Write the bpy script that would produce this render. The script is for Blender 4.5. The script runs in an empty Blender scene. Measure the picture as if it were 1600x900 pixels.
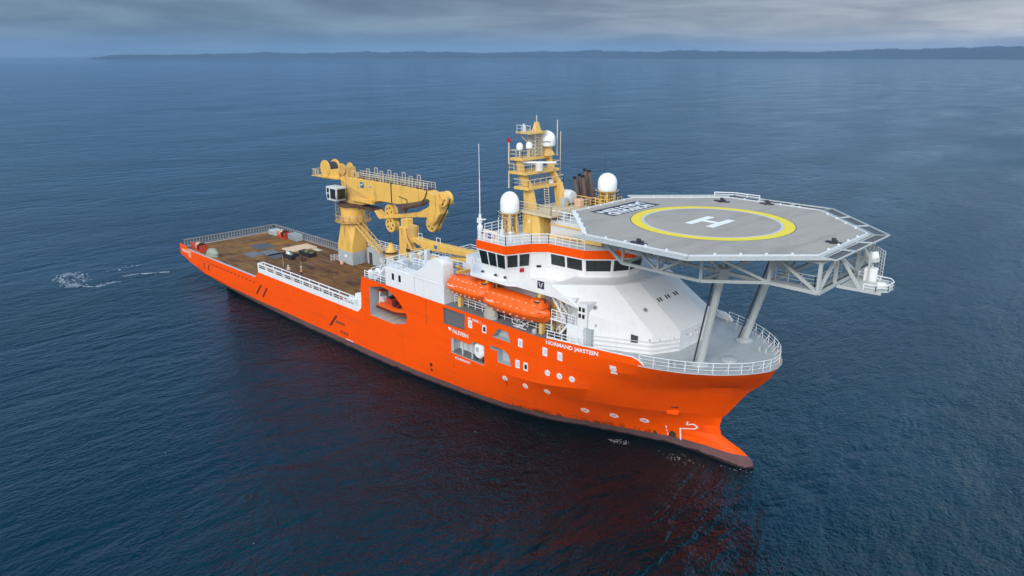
import bpy, bmesh, math, random
from mathutils import Vector, Matrix
from mathutils.bvhtree import BVHTree
import numpy as np
R = math.radians
rnd = random.Random(7)
scene = bpy.context.scene
COL = scene.collection

# ------------------------------------------------------------------ camera, sky, sun, exposure
cam_d = bpy.data.cameras.new('Camera')
cam_d.sensor_width = 36.0
cam_d.lens = 1164.158 / 1600 * 36
cam_d.clip_start = 0.5
cam_d.clip_end = 80000
cam = bpy.data.objects.new('Camera', cam_d)
COL.objects.link(cam)
cam.location = (150.095, -68.587, 42.342)
cam.rotation_euler = (R(90) - math.atan(365 / 1164.158), 0, 2.342 - R(90))
scene.camera = cam

SUN_AZ = R(286)       # compass of the light in the xy plane (from +x, anticlockwise)
SUN_EL = R(30)
world = bpy.data.worlds.new('World')
scene.world = world
world.use_nodes = True
wn, wl = world.node_tree.nodes, world.node_tree.links
wn.clear()
def W(t, **k):
    n = wn.new(t)
    for a, b in k.items(): setattr(n, a, b)
    return n
out = W('ShaderNodeOutputWorld'); bg = W('ShaderNodeBackground')
bg.inputs['Strength'].default_value = 0.1
sky = W('ShaderNodeTexSky', sky_type='NISHITA', sun_disc=False)
sky.sun_elevation = SUN_EL
sky.sun_rotation = R(90) - SUN_AZ
sky.air_density = 1.5; sky.dust_density = 2.0
tc = W('ShaderNodeTexCoord'); sep = W('ShaderNodeSeparateXYZ')
wl.new(tc.outputs['Generated'], sep.inputs[0])
def wmath(op, a, b=None, clamp=False):
    n = W('ShaderNodeMath', operation=op, use_clamp=clamp)
    for i, q in enumerate((a, b)):
        if q is None: continue
        if isinstance(q, (int, float)): n.inputs[i].default_value = q
        else: wl.new(q, n.inputs[i])
    return n.outputs[0]
zc = wmath('MAXIMUM', sep.outputs['Z'], 0.0)
den = wmath('ADD', zc, 0.10)
cmb = W('ShaderNodeCombineXYZ')
wl.new(wmath('DIVIDE', sep.outputs['X'], den), cmb.inputs[0])
wl.new(wmath('DIVIDE', sep.outputs['Y'], den), cmb.inputs[1])
nz = W('ShaderNodeTexNoise'); nz.inputs['Scale'].default_value = 0.75; nz.inputs['Detail'].default_value = 7; nz.inputs['Roughness'].default_value = 0.52; nz.inputs['Distortion'].default_value = 0.5
wl.new(cmb.outputs[0], nz.inputs['Vector'])
cr = W('ShaderNodeValToRGB')          # cloud: dark slate belly to pale gap
cr.color_ramp.elements[0].position = 0.38; cr.color_ramp.elements[0].color = (0.62, 0.69, 0.80, 1)
cr.color_ramp.elements[1].position = 0.66; cr.color_ramp.elements[1].color = (1.26, 1.34, 1.42, 1)
wl.new(nz.outputs[0], cr.inputs[0])
er = W('ShaderNodeValToRGB')          # overcast brightness by elevation
e = er.color_ramp.elements
e[0].position = 0.0; e[0].color = (11.4, 9.3, 7.1, 1)
e[1].position = 1.0; e[1].color = (8.2, 8.1, 8.0, 1)
for p, c in ((0.035, (11.0, 9.0, 7.2, 1)), (0.085, (7.2, 7.1, 7.2, 1)), (0.26, (8.0, 9.0, 10.0, 1)), (0.6, (7.9, 8.5, 9.1, 1))):
    q = e.new(p); q.color = c
wl.new(zc, er.inputs[0])
mul = W('ShaderNodeMix', data_type='RGBA', blend_type='MULTIPLY'); mul.inputs['Factor'].default_value = 1.0
wl.new(er.outputs[0], mul.inputs['A']); wl.new(cr.outputs[0], mul.inputs['B'])
# the side of the sky the light comes from is brighter
dot = W('ShaderNodeVectorMath', operation='DOT_PRODUCT')
wl.new(tc.outputs['Generated'], dot.inputs[0])
dot.inputs[1].default_value = (math.cos(R(336)), math.sin(R(336)), 0.0)   # behind the photographer
sc_ = W('ShaderNodeVectorMath', operation='MULTIPLY'); sd = W('ShaderNodeVectorMath', operation='MULTIPLY_ADD')
wl.new(dot.outputs['Value'], sd.inputs[0]); sd.inputs[1].default_value = (0.88, 0.80, 0.72); sd.inputs[2].default_value = (1, 1, 1)
wl.new(mul.outputs['Result'], sc_.inputs[0]); wl.new(sd.outputs[0], sc_.inputs[1])
# ahead of the camera the cloud above the horizon bank is bluer
lift = W('ShaderNodeMapRange', interpolation_type='SMOOTHSTEP'); lift.inputs['From Min'].default_value = 0.09; lift.inputs['From Max'].default_value = 0.22; wl.new(zc, lift.inputs['Value'])
ahead = wmath('MULTIPLY', lift.outputs['Result'], wmath('MULTIPLY', dot.outputs['Value'], -1.15, True), True)
blu = W('ShaderNodeMix', data_type='RGBA', blend_type='MULTIPLY'); wl.new(ahead, blu.inputs['Factor']); wl.new(sc_.outputs[0], blu.inputs['A']); blu.inputs['B'].default_value = (0.42, 1.08, 1.52, 1)
mx = W('ShaderNodeMix', data_type='RGBA'); mx.inputs['Factor'].default_value = 0.93
wl.new(sky.outputs[0], mx.inputs['A']); wl.new(blu.outputs['Result'], mx.inputs['B'])
wl.new(mx.outputs['Result'], bg.inputs['Color']); wl.new(bg.outputs[0], out.inputs['Surface'])

sun_d = bpy.data.lights.new('Sun', 'SUN')
sun_d.energy = 1.5; sun_d.angle = R(22); sun_d.color = (1.0, 0.93, 0.84)
sun = bpy.data.objects.new('Sun', sun_d); COL.objects.link(sun)
sdir = Vector((math.cos(SUN_AZ) * math.cos(SUN_EL), math.sin(SUN_AZ) * math.cos(SUN_EL), math.sin(SUN_EL)))
sun.rotation_euler = sdir.to_track_quat('Z', 'Y').to_euler()
sun.location = (60, -60, 120)

scene.view_settings.view_transform = 'Standard'
scene.view_settings.look = 'None'
scene.view_settings.exposure = 0.36
scene.view_settings.gamma = 1.0
scene.view_settings.use_curve_mapping = False
scene.cycles.use_denoising = True
scene.cycles.max_bounces = 8
scene.cycles.volume_bounces = 0
scene.cycles.volume_step_rate = 4.0
scene.cycles.sample_clamp_indirect = 6.0

# ------------------------------------------------------------------ helpers
class MB:
    def __init__(s): s.v, s.f, s.m = [], [], []
    def add(s, vs, fs, mi=0):
        n = len(s.v); s.v += [tuple(p) for p in vs]
        for f in fs: s.f.append([n + i for i in f]); s.m.append(mi)
        return s
    def box(s, x0, x1, y0, y1, z0, z1, mi=0):
        vs = [(x, y, z) for z in (z0, z1) for x, y in ((x0, y0), (x1, y0), (x1, y1), (x0, y1))]
        return s.add(vs, [(3, 2, 1, 0), (4, 5, 6, 7), (0, 1, 5, 4), (1, 2, 6, 5), (2, 3, 7, 6), (3, 0, 4, 7)], mi)
    def obox(s, c, size, mat, mi=0):
        n = len(s.v); t = MB().box(-size[0] / 2, size[0] / 2, -size[1] / 2, size[1] / 2, -size[2] / 2, size[2] / 2)
        return s.add([Vector(c) + mat @ Vector(p) for p in t.v], t.f, mi)
    def bar(s, a, b, w, h=None, mi=0, up=(0, 0, 1)):
        a, b = Vector(a), Vector(b); h = h or w; d = (b - a).normalized(); u = Vector(up)
        if abs(d.dot(u)) > 0.98: u = Vector((1, 0, 0))
        r = d.cross(u).normalized() * (w / 2); q = r.normalized().cross(d) * (h / 2)
        vs = [p + i * r + j * q for p in (a, b) for i, j in ((-1, -1), (1, -1), (1, 1), (-1, 1))]
        return s.add(vs, [(3, 2, 1, 0), (4, 5, 6, 7), (0, 1, 5, 4), (1, 2, 6, 5), (2, 3, 7, 6), (3, 0, 4, 7)], mi)
    def tube(s, a, b, r, n=8, r2=None, mi=0, cap=True):
        a, b = Vector(a), Vector(b); r2 = r if r2 is None else r2; d = (b - a).normalized()
        u = Vector((0, 0, 1)) if abs(d.z) < 0.95 else Vector((1, 0, 0))
        x = d.cross(u).normalized(); y = d.cross(x)
        ring = lambda p, q: [p + (math.cos(t) * x + math.sin(t) * y) * q for t in [2 * math.pi * i / n for i in range(n)]]
        fs = [(i, (i + 1) % n, n + (i + 1) % n, n + i) for i in range(n)]
        if cap: fs += [tuple(range(n))[::-1], tuple(range(n, 2 * n))]
        return s.add(ring(a, r) + ring(b, r2), fs, mi)
    def path(s, pts, r, n=6, mi=0):
        for a, b in zip(pts, pts[1:]): s.tube(a, b, r, n, mi=mi)
        return s
    def prism(s, poly, vec, mi=0):
        n = len(poly); vec = Vector(vec)
        vs = [Vector(p) for p in poly] + [Vector(p) + vec for p in poly]
        return s.add(vs, [tuple(range(n))[::-1], tuple(range(n, 2 * n))] + [(i, (i + 1) % n, n + (i + 1) % n, n + i) for i in range(n)], mi)
    def poly_z(s, xy, z0, z1, mi=0): return s.prism([(x, y, z0) for x, y in xy], (0, 0, z1 - z0), mi)
    def poly_y(s, xz, y0, y1, mi=0): return s.prism([(x, y0, z) for x, z in xz], (0, y1 - y0, 0), mi)
    def lathe(s, c, prof, n=20, axis='z', mi=0):
        c = Vector(c); rings = []
        for r, h in prof:
            ring = []
            for i in range(n):
                t = 2 * math.pi * i / n; a, b = r * math.cos(t), r * math.sin(t)
                ring.append(c + Vector({'z': (a, b, h), 'y': (a, h, b), 'x': (h, a, b)}[axis]))
            rings.append(ring)
        return s.loft(rings, mi)
    def loft(s, rings, mi=0, cap=True):
        n = len(rings[0]); vs = [p for r in rings for p in r]; fs = []
        for k in range(len(rings) - 1):
            fs += [(k * n + i, k * n + (i + 1) % n, (k + 1) * n + (i + 1) % n, (k + 1) * n + i) for i in range(n)]
        if cap: fs += [tuple(range(n))[::-1], tuple(range((len(rings) - 1) * n, len(rings) * n))]
        return s.add(vs, fs, mi)
    def rail(s, pts, h=1.05, nb=3, sp=1.5, r=0.03, rs=None, closed=False, post_h=None):
        pts = [Vector(p) for p in pts]
        if closed: pts = pts + [pts[0]]
        for a, b in zip(pts, pts[1:]):
            L = (b - a).length; k = max(1, round(L / sp))
            for i in range(nb):
                up = Vector((0, 0, h * (i + 1) / nb)); rr = r * (1.25 if i == nb - 1 else 0.8)
                s.bar(a + up, b + up, rr * 2)
            for i in range(k + 1):
                p = a.lerp(b, i / k); s.bar(p, p + Vector((0, 0, h)), (rs or r) * 2)
        return s
    def build(s, name, mat, parent=None, smooth=30, bevel=0, recalc=True):
        org = ORIG.get(parent, Vector((0, 0, 0)))
        me = bpy.data.meshes.new(name)
        me.from_pydata([tuple(Vector(p) - org) for p in s.v], [], s.f)
        mats = mat if isinstance(mat, (list, tuple)) else [mat]
        for m in mats: me.materials.append(m)
        me.polygons.foreach_set('material_index', s.m)
        bm = bmesh.new(); bm.from_mesh(me)
        if recalc: bmesh.ops.recalc_face_normals(bm, faces=bm.faces)
        if bevel:
            ed = [q for q in bm.edges if q.is_manifold and q.calc_face_angle(0) > R(30)]
            bmesh.ops.bevel(bm, geom=ed, offset=bevel, segments=1, affect='EDGES', clamp_overlap=True)
        bm.to_mesh(me); bm.free()
        me.polygons.foreach_set('use_smooth', [True] * len(me.polygons))
        me.set_sharp_from_angle(angle=R(smooth))
        return link(name, me, parent, org)
ORIG = {}
def link(name, me, parent=None, org=None):
    o = bpy.data.objects.new(name, me); COL.objects.link(o)
    if parent is not None: o.parent = parent
    ORIG[o] = ORIG.get(parent, Vector((0, 0, 0)))
    return o
def tag(o, label, cat, group=None):
    o['label'] = label; o['category'] = cat
    if group: o['group'] = group
    return o
def thing(name, label, cat, loc, group=None):
    o = bpy.data.objects.new(name, None); COL.objects.link(o); o.location = loc
    o.empty_display_size = 0.5
    ORIG[o] = Vector(loc)
    return tag(o, label, cat, group)
def solo(o, label, cat, group=None):
    """a thing made of one mesh: move its origin to its base"""
    me = o.data; co = np.zeros(len(me.vertices) * 3); me.vertices.foreach_get('co', co); co = co.reshape(-1, 3)
    c = Vector(((co[:, 0].min() + co[:, 0].max()) / 2, (co[:, 1].min() + co[:, 1].max()) / 2, co[:, 2].min()))
    me.transform(Matrix.Translation(-c)); o.location = c
    return tag(o, label, cat, group)
def mir(poly): return list(poly) + [(x, -y) for x, y in reversed(poly)]
def inset(poly, d):
    n = len(poly); P = [Vector(p).to_2d() if len(p) == 2 else Vector(p[:2]) for p in poly]
    area = sum(P[i].x * P[(i + 1) % n].y - P[(i + 1) % n].x * P[i].y for i in range(n)); sg = 1 if area > 0 else -1
    res = []
    for i in range(n):
        a, b, c = P[i - 1], P[i], P[(i + 1) % n]
        d1, d2 = (b - a).normalized(), (c - b).normalized()
        n1, n2 = Vector((-d1.y, d1.x)) * sg, Vector((-d2.y, d2.x)) * sg
        k = (n1 + n2) / max(0.3, 1 + n1.dot(n2)); q = b + k * d
        res.append((q.x, q.y))
    return res
def interp(t, x):
    if x <= t[0][0]: return t[0][1]
    for (a, b), (c, d) in zip(t, t[1:]):
        if x <= c: return b + (d - b) * (x - a) / (c - a)
    return t[-1][1]
def spl(t, x):
    """monotone cubic through the table"""
    xs = [p[0] for p in t]; ys = [p[1] for p in t]; n = len(t)
    if x <= xs[0]: return ys[0]
    if x >= xs[-1]: return ys[-1]
    k = max(i for i in range(n) if xs[i] <= x); k = min(k, n - 2)
    sl = [(ys[i + 1] - ys[i]) / (xs[i + 1] - xs[i]) for i in range(n - 1)]
    def tan(i):
        if i == 0: return sl[0]
        if i == n - 1: return sl[-1]
        return 0 if sl[i - 1] * sl[i] <= 0 else 2 * sl[i - 1] * sl[i] / (sl[i - 1] + sl[i])
    h = xs[k + 1] - xs[k]; u = (x - xs[k]) / h
    return ((2*u**3 - 3*u**2 + 1) * ys[k] + (u**3 - 2*u**2 + u) * h * tan(k) + (-2*u**3 + 3*u**2) * ys[k + 1] + (u**3 - u**2) * h * tan(k + 1))

# ------------------------------------------------------------------ materials
class NT:
    def __init__(s, name):
        s.mat = bpy.data.materials.new(name); s.mat.use_nodes = True
        s.n, s.l = s.mat.node_tree.nodes, s.mat.node_tree.links; s.n.clear()
        s.out = s.n.new('ShaderNodeOutputMaterial'); s.p = s.n.new('ShaderNodeBsdfPrincipled')
        s.l.new(s.p.outputs[0], s.out.inputs['Surface'])
        s.geo = s.n.new('ShaderNodeNewGeometry')
    def set(s, k, v):
        if hasattr(v, 'links') or hasattr(v, 'is_linked'): s.l.new(v, s.p.inputs[k])
        else: s.p.inputs[k].default_value = v
    def noise(s, scale, stretch=(1, 1, 1), detail=4, rough=0.55, dist=0, vec=None, rot=0.0):
        m = s.n.new('ShaderNodeMapping'); m.inputs['Scale'].default_value = stretch; m.inputs['Rotation'].default_value = (0, 0, rot)
        s.l.new(vec or s.geo.outputs['Position'], m.inputs[0])
        t = s.n.new('ShaderNodeTexNoise'); t.inputs['Scale'].default_value = scale; t.inputs['Detail'].default_value = detail
        t.inputs['Roughness'].default_value = rough; t.inputs['Distortion'].default_value = dist
        s.l.new(m.outputs[0], t.inputs['Vector']); return t.outputs[0]
    def ramp(s, x, p0, p1, c0=(0, 0, 0, 1), c1=(1, 1, 1, 1)):
        r = s.n.new('ShaderNodeValToRGB'); e = r.color_ramp.elements
        e[0].position = p0; e[1].position = p1; e[0].color = c0; e[1].color = c1
        s.l.new(x, r.inputs[0]); return r.outputs[0]
    def mix(s, f, a, b, mode='MIX'):
        m = s.n.new('ShaderNodeMix'); m.data_type = 'RGBA'; m.blend_type = mode
        for k, v in (('Factor', f), ('A', a), ('B', b)):
            if isinstance(v, (int, float)): m.inputs[k].default_value = v
            elif isinstance(v, tuple): m.inputs[k].default_value = v
            else: s.l.new(v, m.inputs[k])
        return m.outputs['Result']
    def math(s, op, a, b=0.0, clamp=False):
        m = s.n.new('ShaderNodeMath'); m.operation = op; m.use_clamp = clamp
        for i, v in enumerate((a, b)):
            if isinstance(v, (int, float)): m.inputs[i].default_value = v
            else: s.l.new(v, m.inputs[i])
        return m.outputs[0]
    def bump(s, h, strength=0.3, dist=0.05, normal=None):
        b = s.n.new('ShaderNodeBump'); b.inputs['Strength'].default_value = strength; b.inputs['Distance'].default_value = dist
        s.l.new(h, b.inputs['Height'])
        if normal is not None: s.l.new(normal, b.inputs['Normal'])
        return b.outputs[0]
    def sepz(s):
        q = s.n.new('ShaderNodeSeparateXYZ'); s.l.new(s.geo.outputs['Position'], q.inputs[0]); return q.outputs
def c4(c, k=1.0): return (c[0] * k, c[1] * k, c[2] * k, 1)
def paint(name, col, rough=0.45, var=0.12, dirt=(0.16, 0.09, 0.05), amt=0.25, streak=True, scale=0.6, spec=0.4, metal=0.0):
    t = NT(name)
    base = t.mix(t.noise(scale, detail=3), c4(col, 1 - var), c4(col, 1 + var))
    d = t.noise(1.6, (1, 1, 0.16) if streak else (1, 1, 1), 6, 0.65)
    d2 = t.noise(0.35, detail=2)
    f = t.math('MULTIPLY', t.ramp(d, 0.52, 0.78), t.math('MULTIPLY', t.ramp(d2, 0.35, 0.7), amt * 2), True)
    t.set('Base Color', t.mix(f, base, c4(dirt)))
    t.set('Roughness', rough); t.set('Specular IOR Level', spec); t.set('Metallic', metal)
    t.set('Normal', t.bump(t.noise(1.2, detail=2), 0.25, 0.02))
    return t.mat
M = {}
ORANGE = (0.93, 0.088, 0.001)
M['orange'] = paint('orange_paint', ORANGE, 0.42, 0.07, (0.25, 0.03, 0.01), 0.25, spec=0.1)
M['white'] = paint('white_paint', (0.77, 0.77, 0.77), 0.45, 0.03, (0.50, 0.44, 0.36), 0.22)
M['white_rail'] = paint('white_rail_paint', (0.82, 0.83, 0.84), 0.5, 0.05, (0.4, 0.3, 0.22), 0.3)
M['grey'] = paint('grey_paint', (0.40, 0.44, 0.46), 0.5, 0.08, (0.22, 0.18, 0.14), 0.25)
M['truss'] = paint('truss_grey_paint', (0.46, 0.49, 0.48), 0.45, 0.06, (0.28, 0.2, 0.13), 0.2)
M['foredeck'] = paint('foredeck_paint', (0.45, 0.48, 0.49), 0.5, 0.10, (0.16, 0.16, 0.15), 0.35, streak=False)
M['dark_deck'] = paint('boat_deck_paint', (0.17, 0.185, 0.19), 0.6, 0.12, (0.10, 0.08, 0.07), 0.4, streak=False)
M['lightgrey'] = paint('light_grey_paint', (0.60, 0.62, 0.63), 0.5, 0.05, (0.35, 0.3, 0.25), 0.25)
M['yellow'] = paint('crane_yellow_paint', (0.76, 0.455, 0.10), 0.45, 0.09, (0.22, 0.10, 0.04), 0.8)
M['yellow_dirty'] = paint('worn_crane_yellow', (0.60, 0.36, 0.10), 0.55, 0.15, (0.10, 0.06, 0.035), 0.9)
M['mast'] = paint('mast_yellow_paint', (0.72, 0.46, 0.13), 0.45, 0.09, (0.25, 0.13, 0.05), 0.7)
M['beige'] = paint('beige_paint', (0.60, 0.50, 0.34), 0.5, 0.1, (0.25, 0.16, 0.1), 0.4)
M['cream'] = paint('cream_board', (0.80, 0.71, 0.56), 0.5, 0.04, amt=0.1)
M['rust'] = paint('rusty_steel', (0.10, 0.055, 0.038), 0.75, 0.3, (0.2, 0.07, 0.03), 0.7)
M['pipe'] = paint('sooty_pipe', (0.13, 0.085, 0.072), 0.7, 0.2, (0.02, 0.018, 0.017), 0.6, streak=False)
M['soot'] = paint('black_soot', (0.012, 0.012, 0.012), 0.8, 0.2, amt=0.0)
M['dark'] = paint('dark_steel', (0.05, 0.05, 0.052), 0.6, 0.25, (0.1, 0.06, 0.04), 0.4)
M['black'] = paint('black_rubber', (0.018, 0.018, 0.02), 0.7, 0.2, amt=0.0)
M['darkred'] = paint('dark_red_paint', (0.10, 0.012, 0.006), 0.6, 0.2, amt=0.1)
M['red'] = paint('winch_red_paint', (0.50, 0.055, 0.02), 0.5, 0.12, (0.1, 0.04, 0.03), 0.5)
M['lifeboat'] = paint('lifeboat_orange_shell', (0.90, 0.125, 0.008), 0.35, 0.05, (0.45, 0.06, 0.02), 0.2, spec=0.3)
M['radome'] = paint('radome_white', (0.84, 0.85, 0.86), 0.35, 0.02, amt=0.03)
M['helideck'] = None
M['tape'] = paint('reflective_tape', (0.85, 0.58, 0.42), 0.3, 0.05, amt=0.0)
M['mark'] = paint('white_marking', (0.80, 0.78, 0.77), 0.5, 0.05, (0.4, 0.3, 0.25), 0.2)
M['ringyellow'] = paint('yellow_marking', (0.80, 0.62, 0.015), 0.5, 0.06, (0.4, 0.36, 0.2), 0.25, streak=False)
M['navy'] = paint('navy_sign', (0.02, 0.025, 0.05), 0.5, 0.1, amt=0.0)
M['boardblack'] = paint('black_marking', (0.035, 0.03, 0.045), 0.55, 0.2, (0.2, 0.19, 0.18), 0.4, streak=False)
M['blue'] = paint('blue_marking', (0.05, 0.08, 0.35), 0.5, 0.1, amt=0.0)
M['teal'] = paint('teal_emblem', (0.03, 0.15, 0.24), 0.5, 0.1, amt=0.0)
M['crimson'] = paint('crimson_ring', (0.45, 0.01, 0.02), 0.5, 0.1, amt=0.0)
M['plywood'] = paint('pale_plywood', (0.66, 0.46, 0.30), 0.7, 0.08, (0.4, 0.25, 0.15), 0.3, streak=False)
M['tarp'] = paint('greenish_tarp', (0.28, 0.30, 0.23), 0.8, 0.25, (0.12, 0.13, 0.1), 0.6, streak=False)
M['canvas'] = paint('stone_canvas', (0.42, 0.40, 0.35), 0.8, 0.25, (0.15, 0.13, 0.11), 0.6, streak=False)
M['green'] = paint('green_net', (0.12, 0.20, 0.04), 0.8, 0.4, amt=0.2)
M['weed'] = paint('weed_growth', (0.035, 0.04, 0.008), 0.8, 0.4, amt=0.2)
M['magenta'] = paint('magenta_cover', (0.28, 0.02, 0.13), 0.7, 0.2, amt=0.0)
M['wire'] = paint('wire_rope', (0.03, 0.035, 0.045), 0.5, 0.2, amt=0.0)
M['peach'] = paint('primer_patch', (0.75, 0.42, 0.28), 0.5, 0.1, amt=0.2)

def glass_mat():
    t = NT('dark_window_glass')
    t.set('Base Color', t.mix(t.noise(0.9, detail=3), (0.004, 0.006, 0.007, 1), (0.022, 0.035, 0.033, 1)))
    t.set('Roughness', 0.06); t.set('Specular IOR Level', 0.55); return t.mat
M['glass'] = glass_mat()

def hull_mat():
    t = NT('hull_orange_and_boot_top')
    pos = t.sepz(); x, z = pos[0], pos[2]
    base = t.mix(t.noise(0.12, detail=3), c4(ORANGE, 0.90), c4(ORANGE, 1.06))
    # faint vertical weld and run marks
    st = t.ramp(t.noise(0.9, (1, 1, 0.07), 6, 0.7), 0.60, 0.80)
    base = t.mix(t.math('MULTIPLY', st, 0.5), base, (0.42, 0.045, 0.008, 1))
    # scuffed fendering low on the side and growth at the load line near the bow
    lowf = t.math('SUBTRACT', 1.0, t.math('DIVIDE', t.math('SUBTRACT', z, 1.15), 0.75), True)
    bowf = t.math('MULTIPLY', t.math('DIVIDE', t.math('SUBTRACT', x, 84.0), 10.0, True), t.math('DIVIDE', t.math('SUBTRACT', 111.5, x), 2.0, True))
    sm = t.math('MULTIPLY', t.ramp(t.noise(1.1, (1, 1, 0.45), 5, 0.75), 0.47, 0.56), t.math('MULTIPLY', lowf, bowf), True)
    base = t.mix(sm, base, (0.035, 0.02, 0.008, 1))
    w = t.n.new('ShaderNodeTexBrick'); w.inputs['Scale'].default_value = 1.0
    w.inputs['Mortar Size'].default_value = 0.012; w.inputs['Brick Width'].default_value = 7.2; w.inputs['Row Height'].default_value = 2.4
    for k, v in (('Color1', (1, 1, 1, 1)), ('Color2', (1, 1, 1, 1)), ('Mortar', (0, 0, 0, 1))): w.inputs[k].default_value = v
    cb = t.n.new('ShaderNodeCombineXYZ'); t.l.new(x, cb.inputs[0]); t.l.new(z, cb.inputs[1]); t.l.new(cb.outputs[0], w.inputs['Vector'])
    seam = t.math('MULTIPLY', t.math('SUBTRACT', 1.0, w.outputs['Color'], True), t.math('MULTIPLY', t.ramp(t.noise(0.25, detail=3), 0.45, 0.6), 0.4))
    base = t.mix(seam, base, (0.35, 0.04, 0.01, 1))
    wob = t.math('MULTIPLY', t.math('SUBTRACT', t.noise(0.5, (1, 1, 1), 4), 0.5), 0.28)
    zz = t.math('ADD', z, wob)
    boot = t.math('DIVIDE', t.math('SUBTRACT', 1.12, zz), 0.03, True)
    bcol = t.mix(t.noise(0.8, (0.4, 1, 1.6), 6, 0.65), (0.060, 0.030, 0.034, 1), (0.20, 0.115, 0.115, 1))
    wet = t.math('DIVIDE', t.math('SUBTRACT', t.math('ADD', t.math('MULTIPLY', t.noise(0.8, (1, 1, 0.6), 4), 0.7), -0.02), z), 0.12, True)
    scuff = t.math('MULTIPLY', t.ramp(t.noise(0.35, (0.18, 1, 2.2), 6, 0.72), 0.54, 0.70), 0.38)
    base = t.mix(scuff, base, (0.50, 0.07, 0.02, 1))
    bcol = t.mix(wet, bcol, (0.022, 0.014, 0.015, 1))
    t.set('Base Color', t.mix(boot, base, bcol))
    t.set('Roughness', t.mix(boot, (0.42, 0.42, 0.42, 1), (0.6, 0.6, 0.6, 1)))
    t.set('Specular IOR Level', 0.10)
    # plating: frames and longitudinal seams press through the paint
    b = t.bump(t.noise(0.45, (1, 1, 1.3), 2), 0.5, 0.05)
    t.set('Normal', t.bump(w.outputs['Color'], 0.25, 0.02, b))
    return t.mat
M['hull'] = hull_mat()
def wood_mat():
    t = NT('weathered_deck_planks')
    w = t.n.new('ShaderNodeTexBrick'); w.offset = 0.5
    w.inputs['Scale'].default_value = 1.0; w.inputs['Brick Width'].default_value = 5.0; w.inputs['Row Height'].default_value = 0.32
    w.inputs['Mortar Size'].default_value = 0.02; w.inputs['Bias'].default_value = 0.0
    w.inputs['Color1'].default_value = (0.215, 0.10, 0.040, 1); w.inputs['Color2'].default_value = (0.125, 0.056, 0.024, 1); w.inputs['Mortar'].default_value = (0.05, 0.03, 0.02, 1)
    t.l.new(t.geo.outputs['Position'], w.inputs['Vector'])
    c = t.mix(t.ramp(t.noise(0.16, detail=5, rough=0.6), 0.40, 0.62), w.outputs['Color'], (0.23, 0.12, 0.040, 1))
    c = t.mix(t.ramp(t.noise(0.7, (0.25, 1, 1), 5, 0.7), 0.48, 0.66), c, (0.066, 0.034, 0.023, 1))
    aft = t.math('MULTIPLY', t.math('DIVIDE', t.math('SUBTRACT', 26.0, t.sepz()[0]), 14.0, True), t.ramp(t.noise(0.28, (1.5, 0.6, 1), 4), 0.45, 0.62))
    c = t.mix(t.math('MULTIPLY', aft, 0.6), c, (0.34, 0.16, 0.03, 1))
    c = t.mix(t.math('MULTIPLY', t.ramp(t.noise(0.11, (1, 1, 1), 3), 0.5, 0.7), 0.2), c, (0.09, 0.08, 0.075, 1))
    t.set('Base Color', c); t.set('Roughness', 0.85); t.set('Specular IOR Level', 0.12)
    t.set('Normal', t.bump(w.outputs['Fac'], 0.4, -0.02)); return t.mat
M['wood'] = wood_mat()
def heli_mat():
    t = NT('helideck_non_slip_coating')
    c = t.mix(t.noise(0.25, detail=5, rough=0.6), (0.315, 0.287, 0.252, 1), (0.385, 0.355, 0.318, 1))
    c = t.mix(t.math('MULTIPLY', t.ramp(t.noise(0.5, (1, 0.18, 1), 6, 0.7), 0.48, 0.72), 0.55), c, (0.20, 0.188, 0.172, 1))
    w = t.n.new('ShaderNodeTexBrick'); w.offset = 0.0
    w.inputs['Scale'].default_value = 1.0; w.inputs['Brick Width'].default_value = 40.0; w.inputs['Row Height'].default_value = 1.3; w.inputs['Mortar Size'].default_value = 0.012
    for k, v in (('Color1', (1, 1, 1, 1)), ('Color2', (0.965, 0.965, 0.965, 1)), ('Mortar', (0.68, 0.68, 0.68, 1))): w.inputs[k].default_value = v
    t.l.new(t.geo.outputs['Position'], w.inputs['Vector'])
    t.set('Base Color', t.mix(1.0, c, w.outputs['Color'], 'MULTIPLY')); t.set('Roughness', 0.8); t.set('Specular IOR Level', 0.25); return t.mat
M['helideck'] = heli_mat()
def net_mat():
    t = NT('safety_net_mesh')
    t.set('Base Color', (0.09, 0.09, 0.095, 1)); t.set('Roughness', 0.7)
    w = t.n.new('ShaderNodeTexBrick'); w.offset = 0.0
    w.inputs['Scale'].default_value = 1.0; w.inputs['Brick Width'].default_value = 0.16; w.inputs['Row Height'].default_value = 0.16; w.inputs['Mortar Size'].default_value = 0.045
    t.l.new(t.geo.outputs['Position'], w.inputs['Vector'])
    t.set('Alpha', t.math('ADD', t.math('MULTIPLY', w.outputs['Fac'], 0.6), 0.34, True)); return t.mat
M['bayinside'] = paint('bay_grey_paint', (0.42, 0.44, 0.45), 0.55, 0.1, (0.2, 0.16, 0.12), 0.5)
M['net'] = net_mat()
def grating_mat():
    t = NT('louvre_grille')
    pos = t.sepz(); wv = t.n.new('ShaderNodeTexWave'); wv.bands_direction = 'X'; wv.inputs['Scale'].default_value = 2.2
    t.l.new(t.geo.outputs['Position'], wv.inputs['Vector'])
    t.set('Base Color', t.mix(wv.outputs['Color'], (0.07, 0.07, 0.075, 1), (0.20, 0.20, 0.205, 1))); t.set('Roughness', 0.6)
    t.set('Normal', t.bump(wv.outputs['Color'], 0.6, 0.05)); return t.mat
M['grille'] = grating_mat()

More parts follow.
